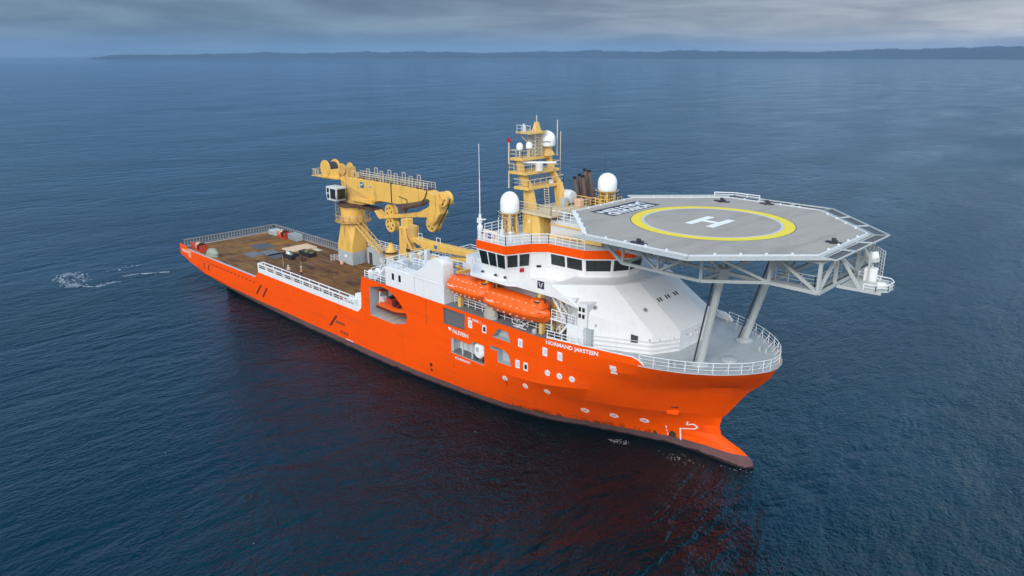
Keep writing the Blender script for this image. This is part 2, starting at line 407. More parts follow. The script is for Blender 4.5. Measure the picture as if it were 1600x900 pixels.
# ------------------------------------------------------------------ sea, far hills, haze
def water_mat():
    t = NT('sea_water')
    t.set('Base Color', t.mix(t.noise(0.02, detail=3), (0.0002, 0.0042, 0.0070, 1), (0.0003, 0.0064, 0.0102, 1)))
    t.set('Roughness', t.ramp(t.noise(0.02, (1, .5, 1), 4, rot=R(-15)), 0.35, 0.65, (0.02, 0.02, 0.02, 1), (0.07, 0.07, 0.07, 1))); t.set('IOR', 1.34); t.set('Specular IOR Level', 1.0); t.set('Specular Tint', (0.0, 0.72, 1.0, 1))
    WR = R(-15)   # wave crests run roughly across the view
    h1 = t.noise(0.055, (1.0, 0.6, 1), 2, 0.5, 0.2, rot=WR)
    h2 = t.noise(0.20, (1.0, 0.42, 1), 3, 0.5, 0.3, rot=WR + 0.25)
    h3 = t.noise(0.70, (1.0, 0.45, 1), 4, 0.58, 0.35, rot=WR - 0.15)
    h4 = t.noise(2.6, (1.0, 0.75, 1), 3, 0.6, 0.3, rot=WR + 0.5)
    gust = t.ramp(t.noise(0.03, (1, 0.45, 1), 4, 0.6, rot=WR), 0.32, 0.66, (0.22, 0.22, 0.22, 1), (1.25, 1.25, 1.25, 1))
    sharp = t.math('ABSOLUTE', t.math('SUBTRACT', h2, 0.5))      # crease-like crests
    s = t.math('ADD', t.math('MULTIPLY', h1, 1.2), t.math('MULTIPLY', h2, 0.95))
    s = t.math('SUBTRACT', s, t.math('MULTIPLY', sharp, 0.8))
    f = t.math('MULTIPLY', t.math('ADD', t.math('MULTIPLY', h3, 0.85), t.math('MULTIPLY', h4, 0.32)), gust)
    t.set('Normal', t.bump(t.math('ADD', s, f), 1.0, 1.0))
    return t.mat
M['water'] = water_mat()
SEA_R = 16400
mb = MB()
rings = [0, 60, 140, 300, 700, 1600, 4000, 9000, SEA_R]; NS = 96
vs = [(60, 0, 0)]; fs = []
for r in rings[1:]:
    vs += [(60 + r * math.cos(2 * math.pi * i / NS), r * math.sin(2 * math.pi * i / NS), 0) for i in range(NS)]
for i in range(NS): fs.append((0, 1 + i, 1 + (i + 1) % NS))
for k in range(len(rings) - 2):
    a, b = 1 + k * NS, 1 + (k + 1) * NS
    fs += [(a + i, b + i, b + (i + 1) % NS, a + (i + 1) % NS) for i in range(NS)]
mb.add(vs, fs)
sea = mb.build('sea', M['water']); sea['kind'] = 'structure'

def hills():
    t = NT('heath_and_rock')
    t.set('Base Color', t.mix(t.noise(0.004, detail=6), (0.016, 0.022, 0.016, 1), (0.055, 0.055, 0.045, 1))); t.set('Roughness', 0.95); t.set('Specular IOR Level', 0.1)
    rr = random.Random(3)
    waves = [(rr.uniform(0, 6.28), f, a) for f, a in ((9, 1), (17, .8), (31, .6), (57, .45), (103, .35), (190, .25), (333, .2), (610, .16), (1400, .14), (2600, .1))]
    env = [(95, 190), (99, 160), (102, 138), (105, 118), (108, 104), (112, 100), (116, 97), (122, 93), (128, 91), (134, 89), (141, 83), (147, 75), (150, 67), (153, 63), (156, 69), (158, 53), (160, 57), (161.6, 42), (162.6, 14), (163.4, -6), (168, -12)]
    me = MB(); NB, NR = 900, 9; vs = []
    for i in range(NB + 1):
        a = 95 + 73 * i / NB
        n = sum(A * math.sin(f * R(a) * 1.9 + p) for p, f, A in waves)
        top = interp(env, a)
        for k in range(NR + 1):
            d = 8700 + 400 * math.sin(a * 0.3) + 260 * k
            u = k / NR
            prof = math.sin(math.pi * min(1, u * 1.05)) ** 0.8 if u < 0.95 else 0
            n2 = sum(A * math.sin(f * R(a) * 1.9 + p + k * 1.7) for p, f, A in waves)
            z = -4 + (top * .88 + 6 * n * min(1, max(0, top / 60)) + 4 * n2 * min(1, max(0, top / 60))) * prof if top > 0 else -6
            vs.append((60 + d * math.cos(R(a)), d * math.sin(R(a)), z))
    fs = [(i * (NR + 1) + k, (i + 1) * (NR + 1) + k, (i + 1) * (NR + 1) + k + 1, i * (NR + 1) + k + 1) for i in range(NB) for k in range(NR)]
    me.add(vs, fs)
    o = me.build('hills', t.mat, smooth=60); o['kind'] = 'structure'
hills()

def haze():
    m = bpy.data.materials.new('sea_haze'); m.use_nodes = True; n, l = m.node_tree.nodes, m.node_tree.links; n.clear()
    o = n.new('ShaderNodeOutputMaterial'); v = n.new('ShaderNodeVolumePrincipled')
    v.inputs['Density'].default_value = 8.5e-5; v.inputs['Color'].default_value = (0.28, 0.48, 0.76, 1); v.inputs['Anisotropy'].default_value = 0.0
    l.new(v.outputs[0], o.inputs['Volume'])
    ob = MB().box(60 - 17500, 60 + 17500, -17500, 17500, -8, 260).build('haze', m); ob['kind'] = 'stuff'
HAZE = True
if HAZE: haze()

def foam():
    t = NT('sea_foam'); t.set('Base Color', (0.50, 0.54, 0.58, 1)); t.set('Roughness', 0.8)
    rr = random.Random(11); mb = MB()
    def fleck(x, y, s, ang):
        n = rr.randint(5, 8); el = rr.uniform(1.4, 3.2); pts = []
        for i in range(n):
            a = 2 * math.pi * i / n; q = s * rr.uniform(0.5, 1.2)
            u, v = q * el * math.cos(a), q * math.sin(a)
            pts.append((x + u * math.cos(ang) - v * math.sin(ang), y + u * math.sin(ang) + v * math.cos(ang), 0.015))
        mb.add(pts, [tuple(range(n))])
    def trail(pts, n, w, s, skip=0.0):
        for k in range(n):
            q = rr.uniform(0, len(pts) - 1.001); i = int(q)
            if (math.sin(q * 7.3) + 1) / 2 < skip: continue
            a, b = Vector(pts[i]), Vector(pts[i + 1]); p = a.lerp(b, q - i); d = b - a
            fleck(p.x + rr.gauss(0, w), p.y + rr.gauss(0, w), s * rr.uniform(0.4, 1.3), math.atan2(d.y, d.x) + rr.gauss(0, 0.4))
    trail([(-12, -30.2), (-14.6, -28.3), (-13.9, -26.4), (-9.9, -26.2)], 120, 0.7, 0.10)
    trail([(-12, -29.6), (-9.7, -30.0), (-5.4, -29.6), (-4.9, -28.5)], 150, 0.55, 0.10)
    trail([(-10, -28), (-8, -27.2), (-6, -29)], 80, 0.8, 0.08)
    trail([(-4, -28.1), (-2.5, -27.4), (-1.6, -26), (-2.3, -23.8), (-2.1, -22.9)], 130, 0.4, 0.09, 0.3)
    trail([(-5.3, -20), (-4.9, -17.7), (-3.6, -15.7), (-2, -12.9)], 130, 0.25, 0.10, 0.1)
    trail([(-10.4, -19.7), (-11.8, -17.1), (-11.9, -15.1)], 30, 0.5, 0.10, 0.3)
    trail([(104.9, -5.9), (105.6, -5.6), (106.6, -5.0)], 90, 0.25, 0.035)
    trail([(111.5, -4.2), (113, -3.9), (114.5, -3.3)], 60, 0.5, 0.03)
    trail([(116.5, -1.9), (118.4, -1.7), (119.9, -0.8)], 20, 0.15, 0.03)
    for k in range(26):
        fleck(rr.uniform(60, 170), rr.uniform(-60, 70), rr.uniform(0.02, 0.06), rr.uniform(0, 3))
    for k in range(30):
        fleck(rr.uniform(-200, 160), rr.uniform(20, 400), rr.uniform(0.06, 0.16), rr.uniform(0, 3))
    o = mb.build('foam', t.mat, recalc=False); o['kind'] = 'stuff'
foam()

# ------------------------------------------------------------------ the ship
ship = thing('ship', 'orange and white offshore construction ship with a big octagonal helideck over its bow', 'ship', (60, 0, 0))
STEM = 120.9
def bottom(x): return interp([(0, 2.5), (4, 1.7), (9, 0.85), (15, 0.0), (22, -1.0), (30, -1.6)], x)
# half-breadth tables of each level of the hull (x, y), last point is the stem
AFT = {0: [(0, 6.6), (8, 7.6), (19, 8.9), (38, 9.9), (50, 10.3), (62, 10.4)], 1: [(0, 7.4), (8, 8.3), (19, 9.5), (38, 10.25), (50, 10.5), (62, 10.5)],
       2: [(0, 8.6), (8, 9.4), (19, 10.2), (38, 10.5)], 3: [(0, 9.7), (6, 10.2), (16, 10.5)], 4: [(0, 10.3), (5, 10.48), (10, 10.5)], 5: [(0, 10.5), (10, 10.5)]}
lev_low = [
 (-1.6, AFT[0] + [(71, 10.2), (80, 9.3), (88, 8.4), (95, 6.8), (101, 4.4), (107, 2.3), (112, 1.15), (116, 1.1), (118, 0.85), (119.0, 0)]),
 (0.0, AFT[1] + [(71, 10.4), (80, 9.75), (88, 8.95), (95, 7.5), (101, 5.1), (107, 2.8), (111, 1.6), (114, 1.25), (117, 1.15), (118.8, 0.8), (119.6, 0)]),
 (0.8, AFT[2] + [(71, 10.45), (80, 10.0), (88, 9.3), (95, 7.95), (101, 5.6), (107, 3.2), (111, 1.75), (114, 1.15), (117, 0.85), (118.6, 0.5), (119.3, 0)]),
 (1.6, AFT[3] + [(71, 10.5), (80, 10.2), (88, 9.6), (95, 8.4), (101, 6.15), (107, 3.6), (111, 1.85), (114, 0.95), (116.3, 0.5), (117.9, 0)]),
 (2.4, AFT[4] + [(71, 10.5), (80, 10.35), (88, 9.85), (95, 8.85), (101, 6.75), (107, 4.1), (111, 2.1), (113.6, 0.9), (114.8, 0.45), (115.5, 0)]),
 (3.4, AFT[5] + [(71, 10.5), (80, 10.45), (88, 10.1), (95, 9.3), (101, 7.4), (107, 4.8), (111, 2.6), (113.6, 1.1), (115.2, 0)]),
 (4.5, AFT[5] + [(80, 10.5), (88, 10.35), (95, 9.8), (101, 8.25), (107, 5.75), (111, 3.4), (114, 1.35), (115.4, 0)]),
 (5.2, AFT[5] + [(80, 10.5), (88, 10.45), (95, 10.1), (101, 8.85), (107, 6.45), (111, 4.05), (114, 1.9), (116.0, 0)]),
]
ZK = [(64, 5.5), (88, 5.7), (97, 6.25), (104, 7.15), (109, 7.75), (118, 8.3)]
lev_up = [
 (5.2, [(64, 10.5), (80, 10.5), (88, 10.45), (95, 10.1), (101, 8.85), (107, 6.45), (111, 4.05), (114, 1.9), (116.0, 0)]),
 (ZK, [(64, 10.5), (88, 10.5), (97, 10.47), (101, 10.15), (105, 9.1), (108, 7.7), (111, 5.9), (114, 3.7), (116.5, 1.75), (118.0, 0)]),
 (9.3, [(64, 10.5), (97, 10.5), (103, 10.15), (106, 9.35), (109, 8.0), (112, 6.2), (115, 3.9), (117.3, 1.9), (119.1, 0)]),
 (10.6, [(64, 10.5), (98, 10.5), (104, 10.35), (106, 10.0), (109, 9.15), (112, 7.9), (115, 6.1), (117.5, 4.1), (119.3, 2.0), (120.2, 0)]),
 (12.05, [(64, 10.5), (99, 10.5), (104, 10.42), (106, 10.2), (108.5, 9.75), (111, 9.2), (114, 8.05), (116.6, 6.45), (118.7, 4.5), (120.1, 2.55), (120.75, 1.1), (120.9, 0)]),
]
def stations(x0):
    xs = [x0]
    for a, b, n in ((x0, 30, 14), (max(30, x0), 64, 10), (max(64, x0), 88, 10), (88, 104, 12), (104, 114, 14), (114, 118.5, 12), (118.5, STEM, 14)):
        if b <= a: continue
        xs += [a + (b - a) * (i + 1) / n for i in range(n)]
    # crowd the stations towards the stem so that blunt ends come out round
    return xs
def level_pts(lv, xs):
    zt, tab = lv; stem = tab[-1][0]; pts = []
    for X in xs:
        if X <= 88: x = X
        else:
            u = (X - 88) / (STEM - 88); x = 88 + u * (stem - 88)
        y = spl(tab, x)
        if X > 112:      # round blunt noses: parabola-like close to the stem
            u = (stem - x); y = min(y, tab[-2][1] * math.sqrt(max(0, u) / max(1e-6, stem - tab[-2][0]))) if x > tab[-2][0] else y
        z = zt if not isinstance(zt, list) else spl(zt, X)
        pts.append([x, y, z])
    return pts
def hull_mb(levels, x0, cap_bottom=True):
    xs = stations(x0); L = [level_pts(l, xs) for l in levels]
    if x0 < 1:
        for j, row in enumerate(L):
            for p in row: p[2] = max(p[2], bottom(p[0]) + j * 0.28 * (1 if p[0] < 30 else 0)) if j < len(L) - 1 else p[2]
    n, m = len(xs), len(L); vs, fs = [], []
    for s in (-1, 1):
        for row in L: vs += [(p[0], s * p[1], p[2]) for p in row]
    I = lambda s, j, i: s * n * m + j * n + i
    for s in (0, 1):
        for j in range(m - 1):
            for i in range(n - 1): fs.append((I(s, j, i), I(s, j, i + 1), I(s, j + 1, i + 1), I(s, j + 1, i)))
    for j in range(m - 1): fs.append((I(0, j, 0), I(0, j + 1, 0), I(1, j + 1, 0), I(1, j, 0)))
    for j in (0, m - 1):
        for i in range(n - 1): fs.append((I(0, j, i), I(1, j, i), I(1, j, i + 1), I(0, j, i + 1)))
    return MB().add(vs, fs)
def weld(o, d=0.002):
    bm = bmesh.new(); bm.from_mesh(o.data)
    bmesh.ops.remove_doubles(bm, verts=bm.verts, dist=d)
    bmesh.ops.dissolve_degenerate(bm, dist=1e-4, edges=bm.edges)
    bmesh.ops.recalc_face_normals(bm, faces=bm.faces)
    bm.to_mesh(o.data); bm.free()

up = hull_mb(lev_up, 64).build('hull', M['hull'], None); weld(up)
bmt = bmesh.new(); bmt.from_mesh(up.data); BV_UP = BVHTree.FromBMesh(bmt); bmt.free()
lowo = hull_mb(lev_low, 0).build('hull_low', M['hull'], None); weld(lowo)
bmt = bmesh.new(); bmt.from_mesh(lowo.data); BV_LOW = BVHTree.FromBMesh(bmt); bmt.free()
EDGE = [(p[0], p[1]) for p in level_pts(lev_up[-1], stations(64))]
def side_y(x, z):
    if z > 12.0 and x > 98.9: return -(interp(EDGE, x) + .035)
    bv = BV_UP if (z > 5.2 and x > 64) else BV_LOW
    h = bv.ray_cast(Vector((x, -40, z)), Vector((0, 1, 0)))
    return h[0].y if h[0] is not None else -10.5
# openings cut in the starboard side (x, z) outlines with the depth of the room behind
CUTS = [
 ([(65.4, 6.75), (70.9, 6.75), (73.4, 7.4), (73.9, 8.3), (73.7, 9.0), (71.6, 10.75), (70.0, 11.45), (68.3, 11.62), (65.4, 10.95)], 4.2, 'bayinside'),
 ([(81.45, 9.55), (85.4, 9.65), (85.5, 11.72), (81.45, 11.72)], 0.35, 'grille'),
 ([(82.8, 5.95), (88.9, 5.95), (88.9, 8.55), (86.8, 8.55), (86.6, 8.0), (82.8, 8.0)], 1.5, 'lightgrey'),
 ([(90.3, 10.15), (93.4, 10.15), (92.9, 11.35), (91.4, 11.45)], 0.9, 'grey'),
 ([(91.2, 7.1), (93.5, 7.2), (93.1, 8.5), (92.3, 8.95), (90.0, 8.95), (90.0, 8.5), (91.2, 8.5)], 0.9, 'grey'),
]
for poly, dep, mt in CUTS:
    c = MB().poly_y(poly, -12, -10.5 + dep).build('cut', M[mt], None)
    up.data.materials.append(M[mt]) if M[mt].name not in [q.name for q in up.data.materials] else None
    md = up.modifiers.new('b', 'BOOLEAN'); md.operation = 'DIFFERENCE'; md.object = c; md.solver = 'EXACT'; md.material_mode = 'TRANSFER'
    dg = bpy.context.evaluated_depsgraph_get()
    me = bpy.data.meshes.new_from_object(up.evaluated_get(dg)); old = up.data; up.modifiers.clear(); up.data = me
    bpy.data.objects.remove(c)
# one hull mesh out of the two bodies
bm = bmesh.new(); bm.from_mesh(up.data)
bm.from_mesh(lowo.data)
hm = bpy.data.meshes.new('hull'); bm.to_mesh(hm); bm.free()
for m_ in up.data.materials: hm.materials.append(m_)
hm.transform(Matrix.Translation((-60, 0, 0)))
hm.polygons.foreach_set('use_smooth', [True] * len(hm.polygons)); hm.set_sharp_from_angle(angle=R(18))
bpy.data.objects.remove(up); bpy.data.objects.remove(lowo)
hull = link('hull', hm, ship)

# ---- things painted on or set into the side
def decal(name, polys, mat, th=0.02, parent=None, sub=0.6):
    """flat outlines given in (x, z) laid on the curved side, th proud of the plating"""
    mb = MB()
    for poly in polys:
        n = len(poly); f = [(x, side_y(x, z) - th, z) for x, z in poly]; b = [(x, side_y(x, z) + 0.05, z) for x, z in poly]
        mb.add(f + b, [tuple(range(n)), *[(i, (i + 1) % n, n + (i + 1) % n, n + i) for i in range(n)]])
    return mb.build(name, M[mat], parent or hull, smooth=20)
def stroke(pts, w):
    out_ = []
    for a, b in zip(pts, pts[1:]):
        a, b = Vector(a), Vector(b); d = (b - a).normalized(); nn = Vector((-d.y, d.x)) * w / 2; e_ = d * w * 0.3
        out_.append([tuple(a - e_ + nn), tuple(a - e_ - nn), tuple(b + e_ - nn), tuple(b + e_ + nn)])
    return out_
def text_mesh(s, size, bold=0.0, res=2):
    cu = bpy.data.curves.new('t', 'FONT'); cu.body = s; cu.size = size; cu.offset = bold; cu.resolution_u = res; cu.fill_mode = 'BOTH'
    o = bpy.data.objects.new('t', cu); COL.objects.link(o)
    dg = bpy.context.evaluated_depsgraph_get(); me = bpy.data.meshes.new_from_object(o.evaluated_get(dg))
    bpy.data.objects.remove(o); bpy.data.curves.remove(cu)
    return me
def text_fit(s, w, h, bold=0.0):
    """text scaled into a w x h box, lower left corner at 0,0"""
    me = text_mesh(s, 1.0, bold); co = [v.co.copy() for v in me.vertices]
    x0, x1 = min(c.x for c in co), max(c.x for c in co); y0, y1 = min(c.y for c in co), max(c.y for c in co)
    pts = [((c.x - x0) / (x1 - x0) * w, (c.y - y0) / (y1 - y0) * h) for c in co]
    fs = [tuple(p.vertices) for p in me.polygons]; bpy.data.meshes.remove(me); return pts, fs
def side_text(name, s, x0, z0, x1, z1, h, mat='mark', bold=0.02):
    pts, fs = text_fit(s, x1 - x0, h, bold); mb = MB(); vs = []
    for u, v in pts:
        x = x0 + u; z = z0 + (z1 - z0) * u / (x1 - x0) + v; vs.append((x, side_y(x, z) - 0.025, z))
    mb.add(vs, fs); return mb.build(name, M[mat], hull, smooth=20)
side_text('ship_name', 'NORMAND JARSTEIN', 98.95, 11.44, 106.0, 11.93, 0.64, bold=0.03)
side_text('side_lettering', 'VALEVERN', 83.0, 8.72, 86.1, 8.72, 0.55)
side_text('side_lettering', 'AKS MARINETT', 83.5, 5.3, 86.4, 5.3, 0.36)
side_text('side_lettering', 'MY', 86.1, 11.25, 86.65, 11.25, 0.34)
side_text('side_lettering', 'MARI', 86.95, 11.25, 87.95, 11.25, 0.34)
side_text('side_lettering', 'L', 88.25, 11.25, 88.42, 11.25, 0.34)
decal('arrow_mark', [[(82.3, 9.3), (82.95, 9.3), (82.62, 8.8)]], 'mark', 0.025)
def porthole(x, z, w, h, round_=False, lit=True):
    n = 12
    if round_: out_ = [(x + w * math.cos(2 * math.pi * i / n), z + h * math.sin(2 * math.pi * i / n)) for i in range(n)]
    else: out_ = [(x - w, z - h), (x + w, z - h), (x + w, z + h), (x - w, z + h)]
    o = decal('porthole', [out_], 'mark', 0.06)
    k = 0.58
    decal('porthole_glass', [[(x + (a - x) * k + w * .12, z + (b - z) * k) for a, b in out_]], 'lightgrey' if lit else 'glass', 0.075, o)
for x, z in ((99.14, 8.11), (100.8, 8.18), (102.44, 8.27), (98.4, 5.25), (95.4, 5.16), (92.3, 5.25)): porthole(x, z, 0.36, 0.36, True)
for x, z, lit in ((98.8, 10.6, 1), (100.95, 10.65, 1), (86.5, 10.75, 1), (89.0, 10.75, 0), (95.0, 10.6, 1), (94.55, 7.85, 1), (95.85, 7.9, 0), (107.6, 10.8, 1)):
    porthole(x, z, 0.34, 0.5, False, lit)
def px_xz(pts): return pts
for cx, cz in ((101.9, 3.15), (105.0, 3.06), (108.1, 3.0)):      # bow thruster marks
    tm = decal('thruster_mark', [[(cx + 0.46 * math.cos(2 * math.pi * i / 16), cz + 0.36 * math.sin(2 * math.pi * i / 16)) for i in range(16)]], 'mark', 0.03)
    decal('mark_cross', stroke([(cx - 0.26, cz - 0.18), (cx + 0.26, cz + 0.18)], 0.09), 'orange', 0.04, tm); decal('mark_cross', stroke([(cx - 0.26, cz + 0.18), (cx + 0.26, cz - 0.18)], 0.09), 'orange', 0.043, tm)
decal('bulb_mark', stroke([(111.5, 1.0), (111.5, 2.5), (112.9, 2.7), (113.25, 3.0), (112.9, 3.35), (112.2, 3.2), (112.4, 3.65)], 0.13), 'mark', 0.03)
for x0, z0, x1, z1 in ((31.1, 2.2, 33.1, 4.25), (33.3, 2.1, 35.1, 4.15), (54.4, 2.3, 56.4, 4.4)):
    decal('fender_slot', [[(x0 - .28, z0), (x0 + .28, z0), (x1 + .28, z1), (x1 - .28, z1)]], 'darkred', 0.012)
for x in (10.6, 12.5): decal('fender_slot', [[(x - .35, 2.75), (x + .05, 2.75), (x + .35, 3.9), (x - .05, 3.9)]], 'darkred', 0.012)
for i in range(13): decal('freeing_port', [[(13.2 + i * 1.42, 4.12), (13.75 + i * 1.42, 4.12), (13.75 + i * 1.42, 4.32), (13.2 + i * 1.42, 4.32)]], 'darkred', 0.012)
for i in range(4): decal('freeing_port', [[(56.1 + i * .62, 3.2), (56.55 + i * .62, 3.2), (56.55 + i * .62, 3.62), (56.1 + i * .62, 3.62)]], 'dark', 0.012)
decal('load_line_mark', [[(57.2 + i * .45, 1.75), (57.4 + i * .45, 1.75), (57.4 + i * .45, 2.3), (57.2 + i * .45, 2.3)] for i in range(5)], 'darkred', 0.012)
decal('load_line_mark', stroke([(58.6, 1.22), (60.4, 1.22)], 0.12), 'mark', 0.012)
decal('overboard_outlet', [[(78.3, 2.0), (78.8, 2.0), (78.8, 3.2), (78.3, 3.2)]], 'darkred', 0.012)
decal('draught_mark', [q for i in range(3) for q in stroke([(110.1, 1.3 + i * .5), (110.1, 1.55 + i * .5)], 0.1)], 'mark', 0.02)
for x, z, h in ((83.2, 3.0, 1.4), (89.0, 4.0, 1.3), (92.4, 4.2, 1.0), (78.0, 8.4, 3.6)):
    decal('weld_seam', [[(x - .03, z), (x + .03, z), (x + .03, z + h), (x - .03, z + h)]], 'darkred', 0.008)
# anchor pocket and anchor: a rounded bolster with the dark mouth above it
def anchor_pocket():
    rz = Matrix.Rotation(R(26), 3, 'Z'); c = Vector((111.4, -3.6, 5.15))
    o = MB().obox(c + Vector((-.12, .25, 0)), (1.45, 1.2, .7), rz).build('anchor_pocket', M['orange'], hull, smooth=40, bevel=.16)
    MB().obox(c + Vector((-1.3, -.12, -.2)), (.28, .7, 1.3), rz).build('pocket_lip', M['orange'], o, smooth=60, bevel=.2)
    MB().obox((111.6, -3.85, 5.95), (1.1, .5, .26), rz).build('hawse_pipe', M['darkred'], o, smooth=60, bevel=.1)
anchor_pocket()
# growth streaks below the pocket
decal('weed_stain', [[(110.2, 1.12), (111.0, 1.12), (110.95, 1.7), (110.65, 2.05), (110.3, 1.7)], [(108.5, 1.12), (109.0, 1.12), (108.9, 1.5), (108.7, 1.65)]], 'weed', 0.012)

# ---- decks
mb = MB(); mb.box(1.0, 63.9, -9.9, 9.9, 5.2, 5.24); mb.build('cargo_deck', M['wood'], ship)
mb = MB(); mb.box(0.25, 63.9, -10.35, -9.9, 5.2, 5.23); mb.box(0.25, 63.9, 9.9, 10.35, 5.2, 5.23); mb.box(0.25, 1.0, -9.9, 9.9, 5.2, 5.23)
mb.build('deck_margin', M['grey'], ship)
def hatch(x0, x1, y0, y1, mat, a=0.0):
    c = Vector(((x0 + x1) / 2, (y0 + y1) / 2, 5.26)); m = Matrix.Rotation(a, 3, 'Z')
    mb = MB().obox(c, (x1 - x0, y1 - y0, 0.04), m); return mb.build('deck_plate', M[mat], ship, bevel=0.01)
M['steelplate'] = paint('worn_steel_plate', (0.15, 0.148, 0.15), 0.6, 0.2, (0.2, 0.12, 0.07), 0.5, streak=False)
M['steeldark'] = paint('dark_steel_plate', (0.085, 0.08, 0.082), 0.6, 0.2, (0.15, 0.09, 0.06), 0.5, streak=False)
hatch(14.6, 18.4, -4.4, -1.9, 'steelplate'); hatch(15.6, 19.8, -1.6, 1.2, 'steelplate'); hatch(9.2, 13.8, -0.6, 3.2, 'steeldark'); hatch(18.9, 22.4, -1.9, 2.4, 'steeldark')
outl = [(p[0], p[1]) for p in level_pts(lev_up[-1], stations(64))]
top_poly = lambda d: inset([(x, -y) for x, y in outl if x < 120.88] + [(120.88, 0)] + [(x, y) for x, y in reversed(outl) if x < 120.88], d)
fd = [(x, y) for x, y in top_poly(0.12) if x > 99.5]
MB().poly_z([(99.5, -10.36)] + fd + [(99.5, 10.36)], 12.055, 12.075).build('foredeck', M['foredeck'], ship)
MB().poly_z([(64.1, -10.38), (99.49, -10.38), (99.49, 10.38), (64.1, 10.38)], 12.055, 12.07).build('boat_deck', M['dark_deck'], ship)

# ---- starboard cargo rail: orange coaming, white slotted bulwark with a walkway
MB().box(32.3, 63.95, 10.1, 10.52, 5.2, 6.45).build('bulwark', M['orange'], ship)
mb = MB(); mb.box(32.4, 63.95, -10.52, -10.1, 5.2, 6.45)
mb.poly_y([(32.3, 5.2), (32.3, 6.45), (31.2, 5.2)], -10.52, -10.1)
mb.build('bulwark', M['orange'], ship)
mb = MB()
def slotted(mb, y0, y1, s):
    n = 10; x0, x1 = 32.5, 61.4
    mb.box(x0, 63.4, y0, y1, 6.45, 7.2)
    mb.box(x0, x1, y0, y1, 7.9, 8.08); mb.box(x0, x1, y0 + .1, y1 - .1, 7.52, 7.58)
    for i in range(n + 1):
        x = x0 + (x1 - x0) * i / n; mb.box(x - .09, x + .09, y0 + .02, y1 - .02, 7.2, 7.9)
slotted(mb, -10.5, -10.25, -1); mb.build('cargo_rail', M['white'], ship)
mb = MB(); slotted(mb, 10.25, 10.5, 1); mb.build('cargo_rail', M['white'], ship)
mb = MB(); mb.box(32.5, 61.4, -9.28, -9.16, 7.85, 7.97); mb.box(32.5, 32.62, -10.25, -9.28, 7.85, 8.1)
for i in range(11):
    x = 32.7 + i * 2.86; mb.box(x - .06, x + .06, -9.28, -9.16, 5.24, 7.85)
mb.box(32.5, 61.4, -10.24, -9.3, 6.5, 6.56)
mb.build('inner_rail', M['white'], ship)
# forward quarter of the cargo rail: curved steel end up to the raised hull
mb = MB(); mb.poly_y([(62.2, 6.45), (64.02, 6.45), (64.02, 12.05), (63.7, 12.05), (63.35, 10.5), (63.3, 8.2), (63.1, 7.2)], -10.52, -10.2); mb.build('bulwark_end', M['orange'], ship)
mb = MB(); mb.path([(62.0, -10.36, 7.05), (62.9, -10.36, 7.25), (63.2, -10.36, 8.2), (63.25, -10.36, 9.6)], 0.12); mb.build('bulwark_rim', M['white'], ship)

# ---- stern rails of close vertical bars
def palisade(a, b, h, sp, mat):
    a, b = Vector(a), Vector(b); L = (b - a).length; n = round(L / sp); mb = MB()
    for i in range(n + 1):
        p = a.lerp(b, i / n); mb.bar(p, p + Vector((0, 0, h)), 0.14)
    mb.bar(a + Vector((0, 0, h)), b + Vector((0, 0, h)), 0.16); mb.bar(a + Vector((0, 0, h * .5)), b + Vector((0, 0, h * .5)), 0.08)
    mb.bar(a + Vector((0, 0, .2)), b + Vector((0, 0, .2)), 0.4, 0.06)
    return mb.build('stern_railing', M[mat], ship)
M['railgrey'] = paint('weathered_rail', (0.27, 0.24, 0.215), 0.6, 0.15, (0.2, 0.12, 0.08), 0.6)
palisade((0.3, -9.6, 5.24), (0.3, 10.3, 5.24), 1.35, 0.62, 'railgrey'); palisade((0.3, 10.3, 5.24), (32.2, 10.3, 5.24), 1.35, 0.8, 'railgrey')
# raised stern corner plates, and the pale worn paint of the starboard quarter
MB().poly_y([(0.0, 5.2), (3.2, 5.2), (2.4, 5.75), (0.0, 5.95)], -10.5, -10.25).build('corner_plate', M['orange'], ship)
decal('worn_patch', [[(0.8, 4.55), (3.4, 4.5), (5.2, 4.75), (5.0, 5.1), (1.0, 5.15)], [(3.6, 3.9), (4.8, 3.8), (4.9, 4.5), (4.1, 4.55)]], 'peach', 0.01)
def mooring_winch(x, y, s):
    o = MB(); o.box(x - 1.3, x + 1.5, y - .9, y + .9, 5.24, 5.5)
    for q in (-1.2, -0.1, 1.2): o.poly_y([(x + q - .14, 5.5), (x + q + .14, 5.5), (x + q + .14, 6.55), (x + q - .14, 6.55)], y - .8, y + .8)
    w = o.build('mooring_winch', M['red'], ship)
    MB().lathe((x, y, 6.15), [(.01, -1.15), (.75, -1.13), (.75, -1.0), (.38, -0.98), (.38, -.15), (.75, -.12), (.75, .02), (.01, .03)], 16, 'x').build('drum', M['beige'], w)
    MB().lathe((x, y, 6.15), [(.01, .1), (.8, .12), (.8, .3), (.42, .32), (.42, 1.0), (.8, 1.02), (.8, 1.15), (.01, 1.16)], 16, 'x').build('drum', M['darkred'], w)
mooring_winch(6.4, -8.9, -1); mooring_winch(8.2, 8.2, 1)
mb = MB()
for i in range(5): mb.box(10.0 + i * .75, 10.14 + i * .75, 8.0, 9.6, 5.24, 6.5)
mb.box(10.0, 13.2, 8.0, 8.1, 6.4, 6.55); mb.box(10.0, 13.2, 9.5, 9.6, 6.4, 6.55); mb.box(10, 13.2, 8, 8.1, 5.7, 5.8)
mb.build('roller_frame', M['grey'], ship)
mb = MB()
for i in range(4): mb.box(2.6 + i * .8, 2.76 + i * .8, 7.6, 9.4, 5.24, 6.2)
mb.box(2.6, 5.2, 7.6, 7.72, 6.1, 6.24); mb.box(2.6, 5.2, 9.28, 9.4, 6.1, 6.24); mb.build('roller_frame', M['lightgrey'], ship)
